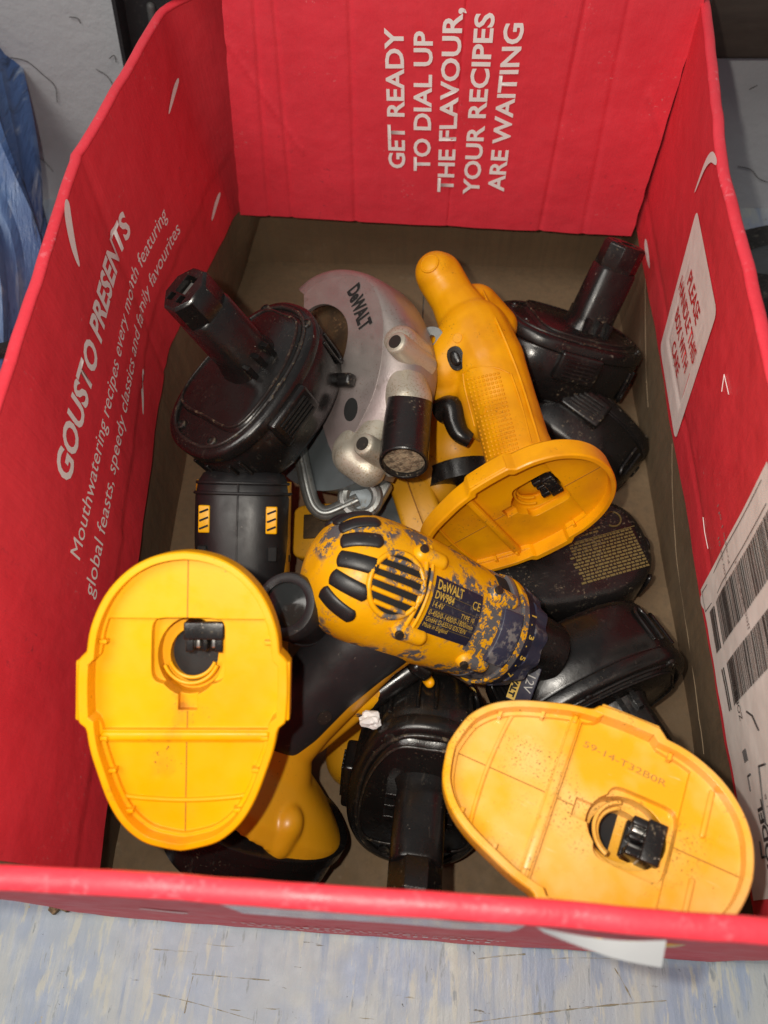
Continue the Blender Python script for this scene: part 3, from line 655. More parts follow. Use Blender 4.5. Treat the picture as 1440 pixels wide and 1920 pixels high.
def empty_foot(t, M, m, bars=True, by=0.0):
    f = link('battery_foot', foot_mesh().copy(), m, t, M)
    s = MB()
    for x0, x1, z in ((.034, .0590, -.0065), (-.0135, -.0062, -.0097), (-.0590, -.0186, -.0089)):
        MB().box(((x0+x1)/2, 0, z), (x1-x0, .0004, .0002)).put('seam', SEAM, f, M)
    for s_ in (1, -1):
        rounded(MB().box((0, 0, 0), (.024, .0040, .0100)), .0010)
        link('latch_tab', rounded(MB().box((.0045, s_*.0421, -.0062), (.025, .0034, .0106)), .0009), m, f, M)
    rb = MB()
    for sgn in (1, -1):
        for xx in (-.047, -.030, .024, -.0165):
            h = interp([(a/1000, c*.955/1000) for a, c in HW], xx)-.0040
            MB().box((xx, sgn*(h-.001), -.0062), (.0016, .0030, .0040)).put('lip_rib', m, f, M)
    link('floor_step', rounded(MB().box((-.0160, 0, -.0074), (.0040, .0700, .0040)), .0012), m, f, M)
    lo = catmull([(-.0400, -.027, -.0086), (-.0425, -.023, -.0085), (-.0440, 0, -.0085), (-.0425, .023, -.0085), (-.0400, .027, -.0086)], 8)
    MB().tube(lo, .0010, 8).put('floor_ridge', m, f, M)
    if bars:
        for s_ in (1, -1): link('floor_ridge', rounded(MB().box((.0430, s_*.018, -.0062), (.0022, .020, .0024)), .0008), m, f, M)
    # black terminal block with its contacts down in the socket
    tb = MB().box((.0275, by, -.0190), (.0075, .0170, .016)); tb.box((.0215, by+.0062, -.0200), (.007, .0035, .014)); tb.box((.0215, by-.0062, -.0200), (.007, .0035, .014)); tb.box((.0215, by, -.0240), (.009, .0150, .005)); tb.box((.0210, by, -.0195), (.006, .0022, .010))
    o = link('terminal_block', rounded(tb, .0006), BLK_D, f, M)
    for s_ in (1, -1): link('contact', rounded(MB().box((.0215, by+s_*.0034, -.0200), (.0050, .0022, .0060)), .0007), CONT, f, M)
    MB().tube([(.0165+.0125*math.cos(a), .0120*math.sin(a), -.0160) for a in [math.pi*.62+math.pi*.76*k/20 for k in range(21)]], .0009, 6).put('socket_step', m, f, M)
    MB().tube([(.0165+.0108*math.cos(a), .0104*math.sin(a), -.0195) for a in [math.pi*.62+math.pi*.76*k/20 for k in range(21)]], .0009, 6).put('socket_step', m, f, M)
    return f
def tool_text(tx, size, M, m, par, bold=0, width=None, name='printed_text'):
    return wrap_text(name, tx, size, lambda a, h: Vector((a, h, 0)), m, par, 'CENTER', M=M, bold=bold, width=width, seg=.05)
# -------- left tool, standing upside down
M = frame(at(343, 1317, .306), cdir(.06, -.02, .99), cdir(.02, .99, .02))
t = thing('cordless_drill', 'upside down drill with clean bright yellow empty battery foot, black rubber covered body behind', 'drill', M @ Vector((.03, 0, -.17)), 'cordless tools in the box')
empty_foot(t, M, Y_FOOT, False, -.006)
Mb = frame(at(455, 1062, .485), cdir(.06, -.04, .99), cdir(.02, .99, -.06))
b = MB(); pa = M @ Vector((.014, 0, -.030)); pb = Mb @ Vector((-.03, 0, -.01))
b.tube(catmull([pa, pa.lerp(pb, .5)+.006*RU, pb], 8), [.021]*17, 24, sx=.84, up=RU).put('handle', RUB, t, ang=60)
def dring(x, ry, rz, n=2.7, N=48): return [(x, c, d) for c, d in supe(ry, rz, n, N)]
prof = [(-.085, .016, .016), (-.080, .021, .021), (-.06, .026, .027), (-.02, .0285, .0300), (.02, .0300, .0310), (.045, .0300, .0300), (.055, .0285, .0280), (.0605, .0255, .0240), (.0635, .0200, .0180), (.0645, .012, .010)]
MB().loft([dring(*p) for p in prof]).put('motor_housing', RUB, t, Mb, ang=60)
for x, r_ in ((.0545, .0290), (.0480, .0302)):
    MB().tube([(x, c, d) for c, d in supe(r_, r_-.0004, 2.7, 48)], .0011, 6, closed=True).put('housing_rib', RUB, t, Mb)
MB().tube([(x, 0, z) for x, z in ((.062, .022), (.052, .0295), (.03, .0310), (-.02, .0302))], .0006, 5).put('seam', RUB, t, Mb)
for s in (1, -1):
    pr = [(-.07, .012), (-.06, .018), (-.02, .0210), (.03, .0215), (.046, .019), (.054, .012), (.056, .006)]
    MB().loft([[(x, s*(.0182+.0125*math.cos(a)), hz*math.sin(a)) for a in [2*math.pi*k/28 for k in range(28)]] for x, hz in pr]).put('side_panel', Y_DEEP, t, Mb, ang=60)
    v = rounded(MB().box((.032, s*.0205, .0255), (.017, .0070, .0060)), .0008); link('vent_frame', v, Y_FOOT, t, Mb)
    for k in range(3): MB().box((.027+.005*k, s*.0206, .0282), (.0012, .0058, .0016), Matrix.Rotation(.4, 3, 'Z')).put('vent_slot_shade', DARK, t, Mb)  # solid black bars painting the shade inside the slots
    link('vent_frame', rounded(MB().box((.011, s*.0215, .0258), (.009, .0055, .0060)), .0008), DARK, t, Mb)
    MB().loft([[(x, s*(.0196+.0116*math.cos(a)), .0155*math.sin(a)) for a in [2*math.pi*k/24 for k in range(24)]] for x in (.004, .0085)]).put('side_band', RUB, t, Mb)
    MB().loft([[(x, s*(.0200+.0114*math.cos(a)), .0125*math.sin(a)) for a in [2*math.pi*k/24 for k in range(24)]] for x in (-.045, -.010)]).put('side_label', PLATE, t, Mb)
MB().cyl((-.085, 0, 0), (-.105, 0, 0), .018, .014).put('chuck', BLK, t, Mb)
# -------- right tool, standing upside down
M = frame(at(1110, 1512, .298), cdir(-.06, .56, .82), cdir(.914, -.406, .17))
t = thing('cordless_drill', 'upside down drill with dusty speckled yellow empty battery foot by the address label', 'drill', M @ Vector((.02, 0, -.16)), 'cordless tools in the box')
f = empty_foot(t, M, Y_DUST_GLARE)
M2 = M @ Matrix.Translation((.008, .024, -.0096)) @ Matrix.Rotation(math.radians(-4), 4, 'Z')
tool_text('59-14-T32B0R', .0040, M2, mat('stamped_print', (.40, .19, .03), .6), f, width=.036)
MB().tube([M @ Vector((.014, 0, -.032)), M @ Vector((.010, 0, -.08)), M @ Vector((-.004, 0, -.125))], [.021, .020, .022], 24, sx=.85, up=M.to_3x3() @ Vector((0, 1, 0))).put('handle', RUB, t, ang=60)
MB().capsule(M @ Vector((-.008, .006, -.150)), M @ Vector((.050, .006, -.150)), .022, .026).put('motor_housing', Y_DEEP, t, ang=60)
# ------------------------------------------------------------------ black torch head
M = frame(at(534, 1134, .368), cdir(-.30, .28, .90), cdir(1, 0, 0)) @ Matrix.Diagonal((.90, .90, 1, 1))
t = thing('torch', 'black cylindrical torch head with dark glossy lens between the drills', 'torch', M @ Vector((0, 0, -.09)))
cr = lambda r, z, N=40: [(r*math.cos(2*math.pi*k/N), r*math.sin(2*math.pi*k/N), z) for k in range(N)]
MB().loft([cr(.0125, -.0025), cr(.0128, .0002), cr(.0150, .0012), cr(.0178, .0006), cr(.0190, -.002), cr(.0190, -.010), cr(.0182, -.012), cr(.0182, -.045), cr(.0160, -.050), cr(.0150, -.085)]).put('head', LIT_GRIP, t, M, ang=40)
MB().loft([cr(.0127, -.0022), cr(.0127, -.0010), cr(.009, -.0004), cr(.001, 0)]).put('lens', mat('smoked_lens', (.02, .022, .022), .12, spots=((.08, .09, .09), 200, .55, .7, 40, .4, .6)), t, M, ang=60)
MB().tube([(.0185*math.cos(a), .0185*math.sin(a), -.028) for a in [2*math.pi*k/40 for k in range(40)]], .0009, 6, closed=True).put('ring', RUB, t, M)
# ------------------------------------------------------------------ the worn drill in the middle
xf = cdir(.82, -.37, -.44); zu = cdir(.50, .83, .14)
zu = (zu-zu.dot(xf)*xf).normalized()
M = frame(at(768, 1120, .400), zu, xf) @ Matrix.Diagonal((.87, 1, 1, 1))
t = thing('cordless_drill', 'worn yellow drill with flaking paint and black grip lying across the pile', 'drill', M @ Vector((-.02, 0, -.12)), 'cordless tools in the box')
DP = [(-.0700, .004), (-.0695, .009), (-.0680, .0155), (-.0650, .0215), (-.0600, .0267), (-.0530, .0305), (-.0440, .0330), (-.030, .0343), (-.012, .0345), (.010, .0335), (.030, .0322), (.044, .0312), (.0505, .0305)]
def drad(x):
    return smooth_tab(DP, x, .0025)
def ds(x, a, off=0.0):      # point on the drum; a = 0 on the up side, positive towards -y (the side on view)
    r_ = drad(x)+off; return Vector((x, -r_*math.sin(a), r_*math.cos(a)))
rings = []
for x in [-.0699+.1199*(i/60)**1.25 for i in range(61)]:
    rings.append([tuple(ds(x, 2*math.pi*k/72)) for k in range(72)])
body = MB().loft(rings)
hs = [(-.004, -.020, .026, .021), (-.009, -.035, .0225, .0185), (-.016, -.060, .0205, .0172), (-.024, -.085, .0200, .0165), (-.028, -.100, .0205, .017), (-.026, -.112, .026, .021), (-.020, -.124, .045, .031), (-.018, -.132, .056, .038), (-.018, -.143, .058, .040)]
hr = [[(cx+c, d, z-.22*c) for c, d in supe(a, e, 2.5, 48)] for cx, z, a, e in hs]
body.capsule((.036, 0, -.022), (.020, 0, -.050), .0085, .0075); body.capsule((.020, 0, -.050), (.004, 0, -.066), .0075, .010)
hb = MB().loft(hr)
hb.capsule((.020, 0, -.048), (-.009, 0, -.096), .0065, .0085)
hb.capsule((-.018, -.030, -.130), (-.018, -.031, -.140), .0105, .0105); hb.capsule((-.018, .030, -.130), (-.018, .031, -.140), .0105, .0105)
me = blend(body, .0012, 6)
sh = link('housing', me, Y_WORN, t, M)
link('handle', blend(hb, .0012, 8), Y_HAND, t, M)
# black rubber grip over the handle
g = [(-.0060, -.022, .0270, .0235), (-.013, -.038, .0250, .0218), (-.0205, -.060, .0220, .0200), (-.0275, -.085, .0205, .0190), (-.0305, -.0975, .0185, .0178), (-.0315, -.1030, .016, .0150)]
gr = MB().loft([[(cx+c-.004, d, z-.22*c) for c, d in supe(a, e, 2.4, 48)] for cx, z, a, e in resample([Vector(q) for q in g], 6)] if False else [[(cx+c-.004, d, z-.22*c) for c, d in supe(a, e, 2.4, 48)] for cx, z, a, e in g])
link('grip', blend(gr, .0012, 5), LIT_GRIP, t, M)
MB().cyl((-.024, -.0165, -.071), (-.0242, -.0206, -.0712), .0042).put('grip_screw', SCREW, t, M)
# rubber bars round the back
for k in range(7):
    a0 = math.radians(-40+25*k); q = [ds(x, a0, .0001) for x in (-.0655, -.0635, -.060, -.056, -.051, -.0460)]
    q = catmull(q, 4); m_ = len(q)
    rr = [.0017*min(1, .45+min(i, m_-1-i)*.28) for i in range(m_)]
    MB().tube(q, rr, 14, sx=2.5, up=ds(-.05, a0)-Vector((-.05, 0, 0))).put('rubber_bar', RUB, t, M, ang=60)
# round louvred vent on the side
va, vx = math.radians(68), -.0330
def patch(x0, x1, a0, a1, off, m, name, n1=14, n2=14, ell=False, th=0):
    V = []; F = []
    if ell:
        N = 36
        for q in range(6):
            s_ = 1-q/5*.999
            V += [ds((x0+x1)/2+s_*(x1-x0)/2*math.cos(2*math.pi*k/N), (a0+a1)/2+s_*(a1-a0)/2*math.sin(2*math.pi*k/N), off) for k in range(N)]
        F = [(q*N+i, q*N+(i+1) % N, (q+1)*N+(i+1) % N, (q+1)*N+i) for q in range(5) for i in range(N)]
    else:
        for i in range(n1+1):
            for j in range(n2+1): V.append(ds(x0+(x1-x0)*i/n1, a0+(a1-a0)*j/n2, off))
        F = [(i*(n2+1)+j, (i+1)*(n2+1)+j, (i+1)*(n2+1)+j+1, i*(n2+1)+j+1) for i in range(n1) for j in range(n2)]
    return MB().add(V, F).put(name, m, t, M, ang=60)
patch(vx-.0150, vx+.0150, va-.43, va+.43, .0007, DARK, 'vent_shade_patch', ell=True)  # black patch laid on the drum, painting the shade inside the vent
q = [ds(vx+.0165*math.cos(a), va+.475*math.sin(a), .0004) for a in [2*math.pi*k/40 for k in range(40)]]
MB().tube(q, .0016, 8, closed=True).put('vent_ring', Y_WORN, t, M, ang=60)
for k in range(5):
    aa = va+(k-2)*.165; hx = .0150*math.sqrt(max(0, 1-((aa-va)/.44)**2))
    MB().tube([ds(vx-hx+2*hx*i/8, aa, .0009) for i in range(9)], .0013, 8).put('vent_bar', Y_WORN, t, M, ang=60)
# collar strip, screw bosses, slot
for xx, w_ in ((-.0175, .0016), (-.0130, .0012)):
    MB().tube([ds(xx, math.radians(20+90*i/24), .0002) for i in range(25)], w_, 8).put('collar_band', Y_WORN, t, M, ang=60)
patch(-.0164, -.0142, math.radians(44), math.radians(88), .0006, DARK, 'collar_slot_shade')  # black strip on the drum surface, painting the slot's shade
for xx, aa in ((-.019, 33), (-.017, 103), (.040, 38), (.036, 112)):
    a = math.radians(aa); MB().capsule(ds(xx-.002, a, -.001), ds(xx+.012, a, -.0006), .0052, .0048).put('screw_boss', Y_WORN, t, M, ang=60)
    n_ = (ds(xx, a, 1)-ds(xx, a, 0)).normalized(); MB().cyl(ds(xx-.003, a, .0026), ds(xx-.003, a, .0050), .0024).put('screw', SCREW, t, M)
# name plate with its lettering
pl = patch(-.0100, .0270, math.radians(48), math.radians(96), .0009, PLATE, 'name_plate')
def plate_text(tx, size, x0, adeg, m=GOLD, width=None, bold=0):
    a0 = math.radians(adeg); wrap_text('printed_text', tx, size, lambda a, h: ds(x0+a, a0-h/.034, .0012), m, pl, M=M, width=width, seg=.002, bold=bold)
plate_text('DeWALT', .0068, -.0082, 58.5, width=.0195, bold=.00015)
plate_text('CE', .0062, .0195, 63, width=.0060)
plate_text('DW984', .0054, -.0085, 66.5, width=.0140, bold=.0001)
plate_text('14.4V', .0042, -.0088, 73.5, width=.0080)
plate_text('TYPE 10', .0036, .0135, 74.5, width=.0105)
plate_text('0-450/0-1400/0-1800/min', .0038, -.0088, 80.5, width=.0335)
plate_text('GmbH, D-65510 IDSTEIN', .0036, -.0088, 86, width=.0300)
plate_text('Made in England', .0032, -.0088, 91, width=.0180)
for aa in (61.0, 68.2, 75.5, 82.3, 87.8): MB().tube([ds(-.0090+.0350*i/10, math.radians(aa), .0011) for i in range(11)], .00013, 4).put('rule', DIMGOLD, pl, M)
# nose: worn navy collar, grey saddle, yellow band, clutch ring with numbers, chuck
rr_ = lambda x, r, N=64: [(x, r*math.cos(2*math.pi*k/N), r*math.sin(2*math.pi*k/N)) for k in range(N)]
MB().loft([rr_(.046, .0290), rr_(.048, .0312), rr_(.0610, .0306), rr_(.0625, .0290)]).put('nose_collar', GREYW, t, M)
def ringpart(x0, x1, a0, a1, r0, r1, m, name):
    V = []; n_ = 24
    for i in range(n_+1):
        a = math.radians(a0+(a1-a0)*i/n_)
        for x, r_ in ((x0, r0), (x0, r1), (x1, r1), (x1, r0)): V.append((x, -r_*math.sin(a), r_*math.cos(a)))
    F = [(i*4+j, i*4+(j+1) % 4, i*4+4+(j+1) % 4, i*4+4+j) for i in range(n_) for j in range(4)]+[(3, 2, 1, 0), (n_*4, n_*4+1, n_*4+2, n_*4+3)]
    return link(name, rounded(MB().add(V, F), .0008), m, t, M)
ringpart(.0445, .0600, 50, 104, .028, .0338, NAVY, 'saddle')
ringpart(.0430, .0520, 8, 34, .029, .0318, DARK, 'gear_selector'); ringpart(.0520, .0565, 4, 42, .029, .0336, GREYW, 'selector_rim')
MB().loft([rr_(.0610, .0300), rr_(.0620, .0322), rr_(.0665, .0318), rr_(.0672, .0305)]).put('yellow_band', Y_WORN, t, M)
MB().loft([rr_(.0670, .0300), rr_(.0675, .0315), rr_(.0735, .0300), rr_(.0740, .0285)]).put('clutch_scale', PLATE, t, M)
kn = []
for x, r_ in ((.0738, .0275), (.0745, .0296), (.0880, .0262), (.0890, .0240)):
    kn.append([(x, (r_+.0011*math.cos(12*a))*math.cos(a), (r_+.0011*math.cos(12*a))*math.sin(a)) for a in [2*math.pi*k/144 for k in range(144)]])
MB().loft(kn).put('clutch_ring', NAVY, t, M)
MB().loft([rr_(.0885, .020), rr_(.089, .0215), rr_(.118, .0185), rr_(.120, .012), rr_(.1205, .004)]).put('chuck', BLK, t, M)
for tx, aa in (('1', 42), ('.', 53), ('3', 64), ('.', 75), ('5', 86), ('.', 97), ('7', 108)):
    a0 = math.radians(aa)
    wrap_text('printed_text', tx, .0056, lambda a, h: Vector((.0688+h, -(.0316)*math.sin(a0+a/.031), (.0316)*math.cos(a0+a/.031))) , GOLD, t, M=M, seg=.05, bold=.00015)
# trigger and reversing button
MB().tube(catmull([(.030, 0, -.034), (.022, 0, -.046), (.013, 0, -.060), (.008, 0, -.070)], 6), .0085, 16, sx=1.1).put('trigger', BLK, t, M, ang=60)
link('direction_button', rounded(MB().box((.026, -.0085, -.033), (.0165, .012, .0090), Matrix.Rotation(.2, 3, 'Y')), .0040, 4), BLK, t, M)
MB().capsule((.0365, -.0080, -.0380), (.0365, -.0112, -.0380), .0032, .0030).put('button_pin', Y_SAW, t, M)
# its battery pack, clicked into the foot
MG = M @ Matrix.Translation((-.018, 0, -.146)) @ Matrix.Rotation(math.pi, 4, 'X') @ Matrix.Rotation(0, 4, 'Z')
MB().loft([[(x-.018, y, z) for x, y, z in r_] for r_ in (ring(EGG, -.1425, 1.0, .001), ring(EGG, -.1435, 1.03), ring(EGG, -.150, 1.03), ring(EGG, -.151, 1.0), ring(EGG, -.166, .99), ring(EGG, -.172, .95), ring(EGG, -.174, .88))]).put('battery', BLK, t, M)
# ------------------------------------------------------------------ circular saw
MS = frame(at(612, 712, .500), cdir(-.62, .12, .77), cdir(.77, 0, .62))
t = thing('circular_saw', 'cordless circular saw with silver blade guard, black dust spout and yellow pistol handle', 'saw', at(720, 760, .57), 'cordless tools in the box')
pl2 = lambda pts, off=0: [onplane(px, py, MS, off) for px, py in pts]
outer = [(570, 552), (590, 533), (625, 519), (662, 517), (692, 530), (710, 560), (719, 604), (718, 650), (713, 691), (697, 749), (661, 821), (634, 872)]
inner = [(615, 832), (597, 752), (632, 698), (648, 655), (652, 612), (640, 585), (616, 571), (592, 573), (570, 588)]
oc = resample(catmull([Vector((*q, 0)) for q in pl2(outer)], 6), 48)
ic = [Vector((*p, 0)) for p in pl2(inner)]
ic = resample(catmull(ic, 6), 48)
ic = list(reversed(ic))
b = MB(); b.loft([[(p.x, p.y, -.0030) for p in oc], [(p.x, p.y, 0) for p in oc], [(p.x, p.y, 0) for p in ic], [(p.x, p.y, -.0030) for p in ic], [(p.x, p.y, -.0030) for p in oc]], caps=False, closed=False)
gp = b.mesh('guard_face', 40)
hx, hy = onplane(658, 768, MS)
gp = link('guard_face', gp, ALU, t, MS)
MB().loft([[(hx+.0058*math.cos(2*math.pi*k/24), hy+.0078*math.sin(2*math.pi*k/24), z) for k in range(24)] for z in (-.0035, .0004)]).put('guard_hole_shade', DARK, gp, MS)  # solid black plug painting the shade of a hole, guard is not pierced
sil = [(572, 545), (596, 526), (630, 512), (670, 511), (716, 527), (752, 564), (774, 610), (786, 650), (789, 700), (772, 765), (735, 830), (704, 897)]
sc_ = resample(catmull([Vector((*p, 0)) for p in pl2(sil, -.016)], 6), 48)
rim = []
for k_, z in ((0, -.0002), (.35, -.0010), (.7, -.0050), (.93, -.0105), (1, -.016), (1.0, -.026), (.98, -.034), (.9, -.037)):
    rim.append([Vector((*(a.lerp(c, k_)).to_2d(), z)) for a, c in zip(oc, sc_)])
rim.append([Vector((p.x*.6, p.y*.6, -.037)) for p in rim[-1]])
MB().loft(rim, caps=False, closed=False).put('guard_rim', ALU, t, MS, ang=60)
# lettering cast into the guard
tx_o = Vector((*onplane(652, 546, MS), 0)); tx_e = Vector((*onplane(676, 622, MS), 0)); dx = (tx_e-tx_o); an = math.atan2(dx.y, dx.x)
wrap_text('cast_lettering', 'DeWALT', .0150, lambda a, h: Vector((tx_o.x+a*math.cos(an)-h*math.sin(an), tx_o.y+a*math.sin(an)+h*math.cos(an), .0004)), DARK, gp, M=MS, width=dx.length, bold=.0006)
# blade and inner bowl, lower guard, lever
MB().loft([cr(.066, -.014, 72), cr(.066, -.0125, 72)]).put('blade', RUST, t, MS)
MB().loft([cr(.010, -.0125), cr(.010, -.009)]).put('arbor_nut', STEEL, t, MS)
def sector(r0, r1, a0, a1, z0, z1, cx=0, cy=0, n_=40):
    P = [(cx+r1*math.cos(math.radians(a0+(a1-a0)*i/n_)), cy+r1*math.sin(math.radians(a0+(a1-a0)*i/n_))) for i in range(n_+1)]
    Q = [(cx+r0*math.cos(math.radians(a0+(a1-a0)*i/n_)), cy+r0*math.sin(math.radians(a0+(a1-a0)*i/n_))) for i in range(n_+1)]
    return MB().loft([[(*p, z0) for p in P], [(*p, z1) for p in P], [(*p, z1) for p in Q], [(*p, z0) for p in Q], [(*p, z0) for p in P]], caps=False, closed=False)
sector(.020, .073, 150, 298, -.0100, -.0085).put('lower_guard', SLATE, t, MS)
sector(.070, .0745, 150, 298, -.0300, -.0080).put('lower_guard_rim', SLATE, t, MS)
lx, ly = onplane(588, 712, MS); l2 = onplane(658, 713, MS, .01)
link('guard_lever', rounded(MB().box(((lx+l2[0])/2, (ly+l2[1])/2, .004), (.036, .009, .008), Matrix.Rotation(-.10, 3, 'Z')), .0025), BLK_D, t, MS)
# screw bosses, motor boss, sandy lower casting
n3 = MS.to_3x3() @ Vector((0, 0, 1))
def boss(px, py, d, r, L, m):
    p = at(px, py, d); ax = cdir(-.55, .30, .78)
    MB().loft([[p+ax*h+q*(math.cos(2*math.pi*k/28)*ax.cross(RU).normalized()+math.sin(2*math.pi*k/28)*ax.cross(ax.cross(RU)).normalized()) for k in range(28)] for q, h in ((r*1.25, -L), (r*1.05, -.003), (r*.98, -.0006), (r*.88, 0))]).put('screw_boss', m, t, ang=50)
    MB().cyl(p-ax*.001, p+ax*.0008, r*.60).put('screw', SCREW, t)
boss(741, 641, .458, .0072, .036, ALU_L); boss(680, 832, .456, .0072, .036, ALU_L)
b = MB()
b.capsule(at(752, 645, .476), at(782, 668, .488), .0120, .0110); b.capsule(at(742, 680, .490), at(766, 752, .472), .0150, .0155); b.capsule(at(724, 700, .500), at(746, 800, .488), .0150, .0170); b.capsule(at(690, 842, .476), at(718, 800, .484), .0115, .0140); b.capsule(at(712, 760, .500), at(668, 850, .490), .0110, .0165); b.capsule(at(662, 858, .482), at(690, 880, .480), .0125, .0120)
link('gear_casting', blend(b, .0013, 12), ALU_L, t)
qq = [at(769, 752, .468), at(764, 790, .458), at(760, 830, .448), at(757, 868, .438)]
ax = (qq[-1]-qq[0]).normalized(); sa = ax.cross(RB).normalized(); sb = sa.cross(ax); e = qq[-1]
def spr(ro, p, slant=0.0): return [p+ro*(math.cos(2*math.pi*k/36)*sa+math.sin(2*math.pi*k/36)*sb)-slant*math.sin(2*math.pi*k/36)*ax for k in range(36)]
R1 = [spr(.0144, qq[0], -.010), spr(.0145, qq[1]), spr(.0147, qq[2]), spr(.0147, e)]
R2 = spr(.0140, e+ax*.0008); R3 = spr(.0126, e+ax*.0004); R4 = spr(.0122, e-ax*.006)
# ends: tilt the mouth a little towards the light
MB().loft(R1+[R2, R3, R4]).put('dust_spout', BLK_D, t, ang=40)
tilt = e-ax*.0028
MB().loft([spr(.0124, tilt-ax*.002), spr(.0124, tilt), spr(.006, tilt+ax*.0012), spr(.0005, tilt+ax*.0014)]).put('packed_dust', SAWDUST, t, ang=70)
# steel arm of the shoe, pivot lug
arm = catmull([at(556, 812, .512), at(566, 862, .508), at(580, 925, .503), at(592, 952, .501), at(612, 962, .500), at(645, 950, .500), at(672, 938, .500)], 6)
MB().tube(arm, .0052, 12, sx=1.0, up=RB).put('shoe_arm', STEEL, t, ang=60)
MB().tube([p+.0042*RB for p in arm], .0020, 8).put('arm_rib', STEEL, t, ang=60)
c = at(676, 934, .499); Ml = frame(c, cdir(-.1, .2, .97), RX)
MB().tube([(.0115*math.cos(a), .0115*math.sin(a), 0) for a in [2*math.pi*k/32 for k in range(32)]], .0042, 10, closed=True).put('pivot_lug', STEEL, t, Ml)
MB().cyl((0, 0, -.004), (0, 0, .001), .0085).put('pivot_pin', SLATE, t, Ml)
link('pivot_block', rounded(MB().box((.0060, .0090, -.006), (.026, .016, .012), Matrix.Rotation(-.5, 3, 'Z')), .0015), STEEL, t, Ml)
c = at(682, 902, .512); link('pivot_block', rounded(MB().box((0, 0, 0), (.016, .020, .010), Matrix.Rotation(.35, 3, 'Z')), .001), ALU_L, t, frame(c, cdir(.1, -.2, .97), RX))
c = at(735, 965, .545); link('shoe_plate', rounded(MB().box((0, 0, 0), (.046, .090, .004), Matrix.Rotation(.42, 3, 'Z')), .001), SLATE, t, frame(c, cdir(-.1, .35, .93), RX))
c = at(783, 945, .530); link('shoe_bracket', rounded(MB().box((0, 0, 0), (.030, .062, .018), Matrix.Rotation(.30, 3, 'Z')), .004), Y_DEEP, t, frame(c, cdir(-.25, .25, .93), RX))
MB().tube([at(783-22+9*i, 898+24*i, .516-.0008*i) for i in range(5)], .0004, 5).put('seam', SEAM, t)
hp = at(598, 1000, .530); Mh = frame(hp, cdir(-.2, .3, .93), RX)
link('side_fence', rounded(MB().loft([[(x+.004, y, z) for x, y in supe(.022, .020, 5, 32)] for z in (-.008, .008)]), .002), Y_DEEP, t, Mh)
link('fence_recess', rounded(MB().box((.002, .003, .0078), (.022, .018, .003)), .001), RUST, t, Mh)
c = at(802, 650, .498); Mk = frame(c, cdir(-.45, .1, .88), cdir(.5, .8, .2))
hk = cut(MB().prism([(p.x, p.y) for p in catmull([Vector(q) for q in ((.014, 0, 0), (.010, .008, 0), (0, .009, 0), (-.014, .006, 0), (-.024, .002, 0), (-.024, -.006, 0), (-.012, -.006, 0), (0, -.008, 0), (.010, -.008, 0))], 5, True)], -.0012, .0012).mesh(), [MB().cyl((.005, 0, -.01), (.005, 0, .01), .0032)])
link('hook_plate', hk, STEEL, t, Mk)
# ---- yellow pistol handle of the saw
b = MB()
def cap(p, q, r0, r1): b.capsule(at(*p), at(*q), r0, r1)
cap((974, 858, .470), (948, 768, .486), .0215, .0215); cap((948, 768, .486), (916, 682, .498), .0215, .0240); cap((985, 868, .464), (955, 800, .478), .0205, .0205)
cap((916, 682, .498), (888, 628, .506), .0245, .0245); cap((888, 628, .506), (852, 565, .518), .0215, .0165); cap((852, 565, .518), (824, 518, .522), .0160, .0165); cap((824, 518, .522), (818, 512, .518), .0165, .0150)
cap((892, 580, .532), (932, 612, .538), .0180, .0150)
cap((884, 645, .506), (838, 690, .510), .0250, .0215); cap((838, 690, .510), (808, 722, .515), .0205, .0170); cap((890, 690, .503), (828, 735, .508), .0140, .0105); cap((905, 730, .498), (915, 790, .494), .018, .015)
MF = frame(at(970, 978, .446), cdir(.12, -.72, .68), cdir(.80, .42, .40))
hd = link('handle', blend(b, .0013, 10), Y_SAW, t)
empty_foot(t, MF, Y_SAW, False)
hp = at(819, 513, .517); ax = cdir(-.45, .25, .85)
MB().tube([hp+ax*.0128+.0062*(math.cos(a)*ax.cross(RU).normalized()+math.sin(a)*ax.cross(ax.cross(RU)).normalized()) for a in [2*math.pi*k/24 for k in range(24)]], .0008, 6, closed=True).put('knob_ring', Y_SAW, hd)
def surf_hit(px, py):
    from mathutils.bvhtree import BVHTree
    global _bvh
    try: _bvh
    except NameError: _bvh = BVHTree.FromPolygons([v.co for v in hd.data.vertices], [p.vertices[:] for p in hd.data.polygons])
    d = (at(px, py, 1)-CAMPOS).normalized(); h = _bvh.ray_cast(CAMPOS, d); return (h[0], h[1]) if h[0] else (None, None)
# moulded grip dots
b = MB()
for i in range(9):
    for j in range(20):
        u, v = i/8, j/19; px = 876+58*u+38*v; py = 712-12*u+152*v-4*v*u
        p, n_ = surf_hit(px, py)
        if p is None: continue
        a = n_.cross(RU).normalized(); c = n_.cross(a); r_ = .00125
        k0 = [p+r_*(math.cos(math.pi/3*k)*a+math.sin(math.pi/3*k)*c)-n_*.0002 for k in range(6)]; k1 = [p+.5*r_*(math.cos(math.pi/3*k)*a+math.sin(math.pi/3*k)*c)+n_*.0006 for k in range(6)]
        b.loft([k0, k1])
b.put('grip_dots', Y_SAW, hd, kind='stuff')
def hug(pts, r, m, name, lift=0.0, n=6):
    q = []
    for px, py in pts:
        p, n_ = surf_hit(px, py)
        if p is not None: q.append(p+n_*lift)
    if len(q) > 1: MB().tube(catmull(q, n), r, 8).put(name, m, hd, ang=60)
hug([(868, 700), (872, 730), (890, 800), (905, 860)], .0006, Y_SAW, 'grip_border'); hug([(868, 700), (890, 688), (930, 690), (955, 700)], .0006, Y_SAW, 'grip_border'); hug([(958, 700), (978, 760), (996, 830)], .0006, Y_SAW, 'grip_border')
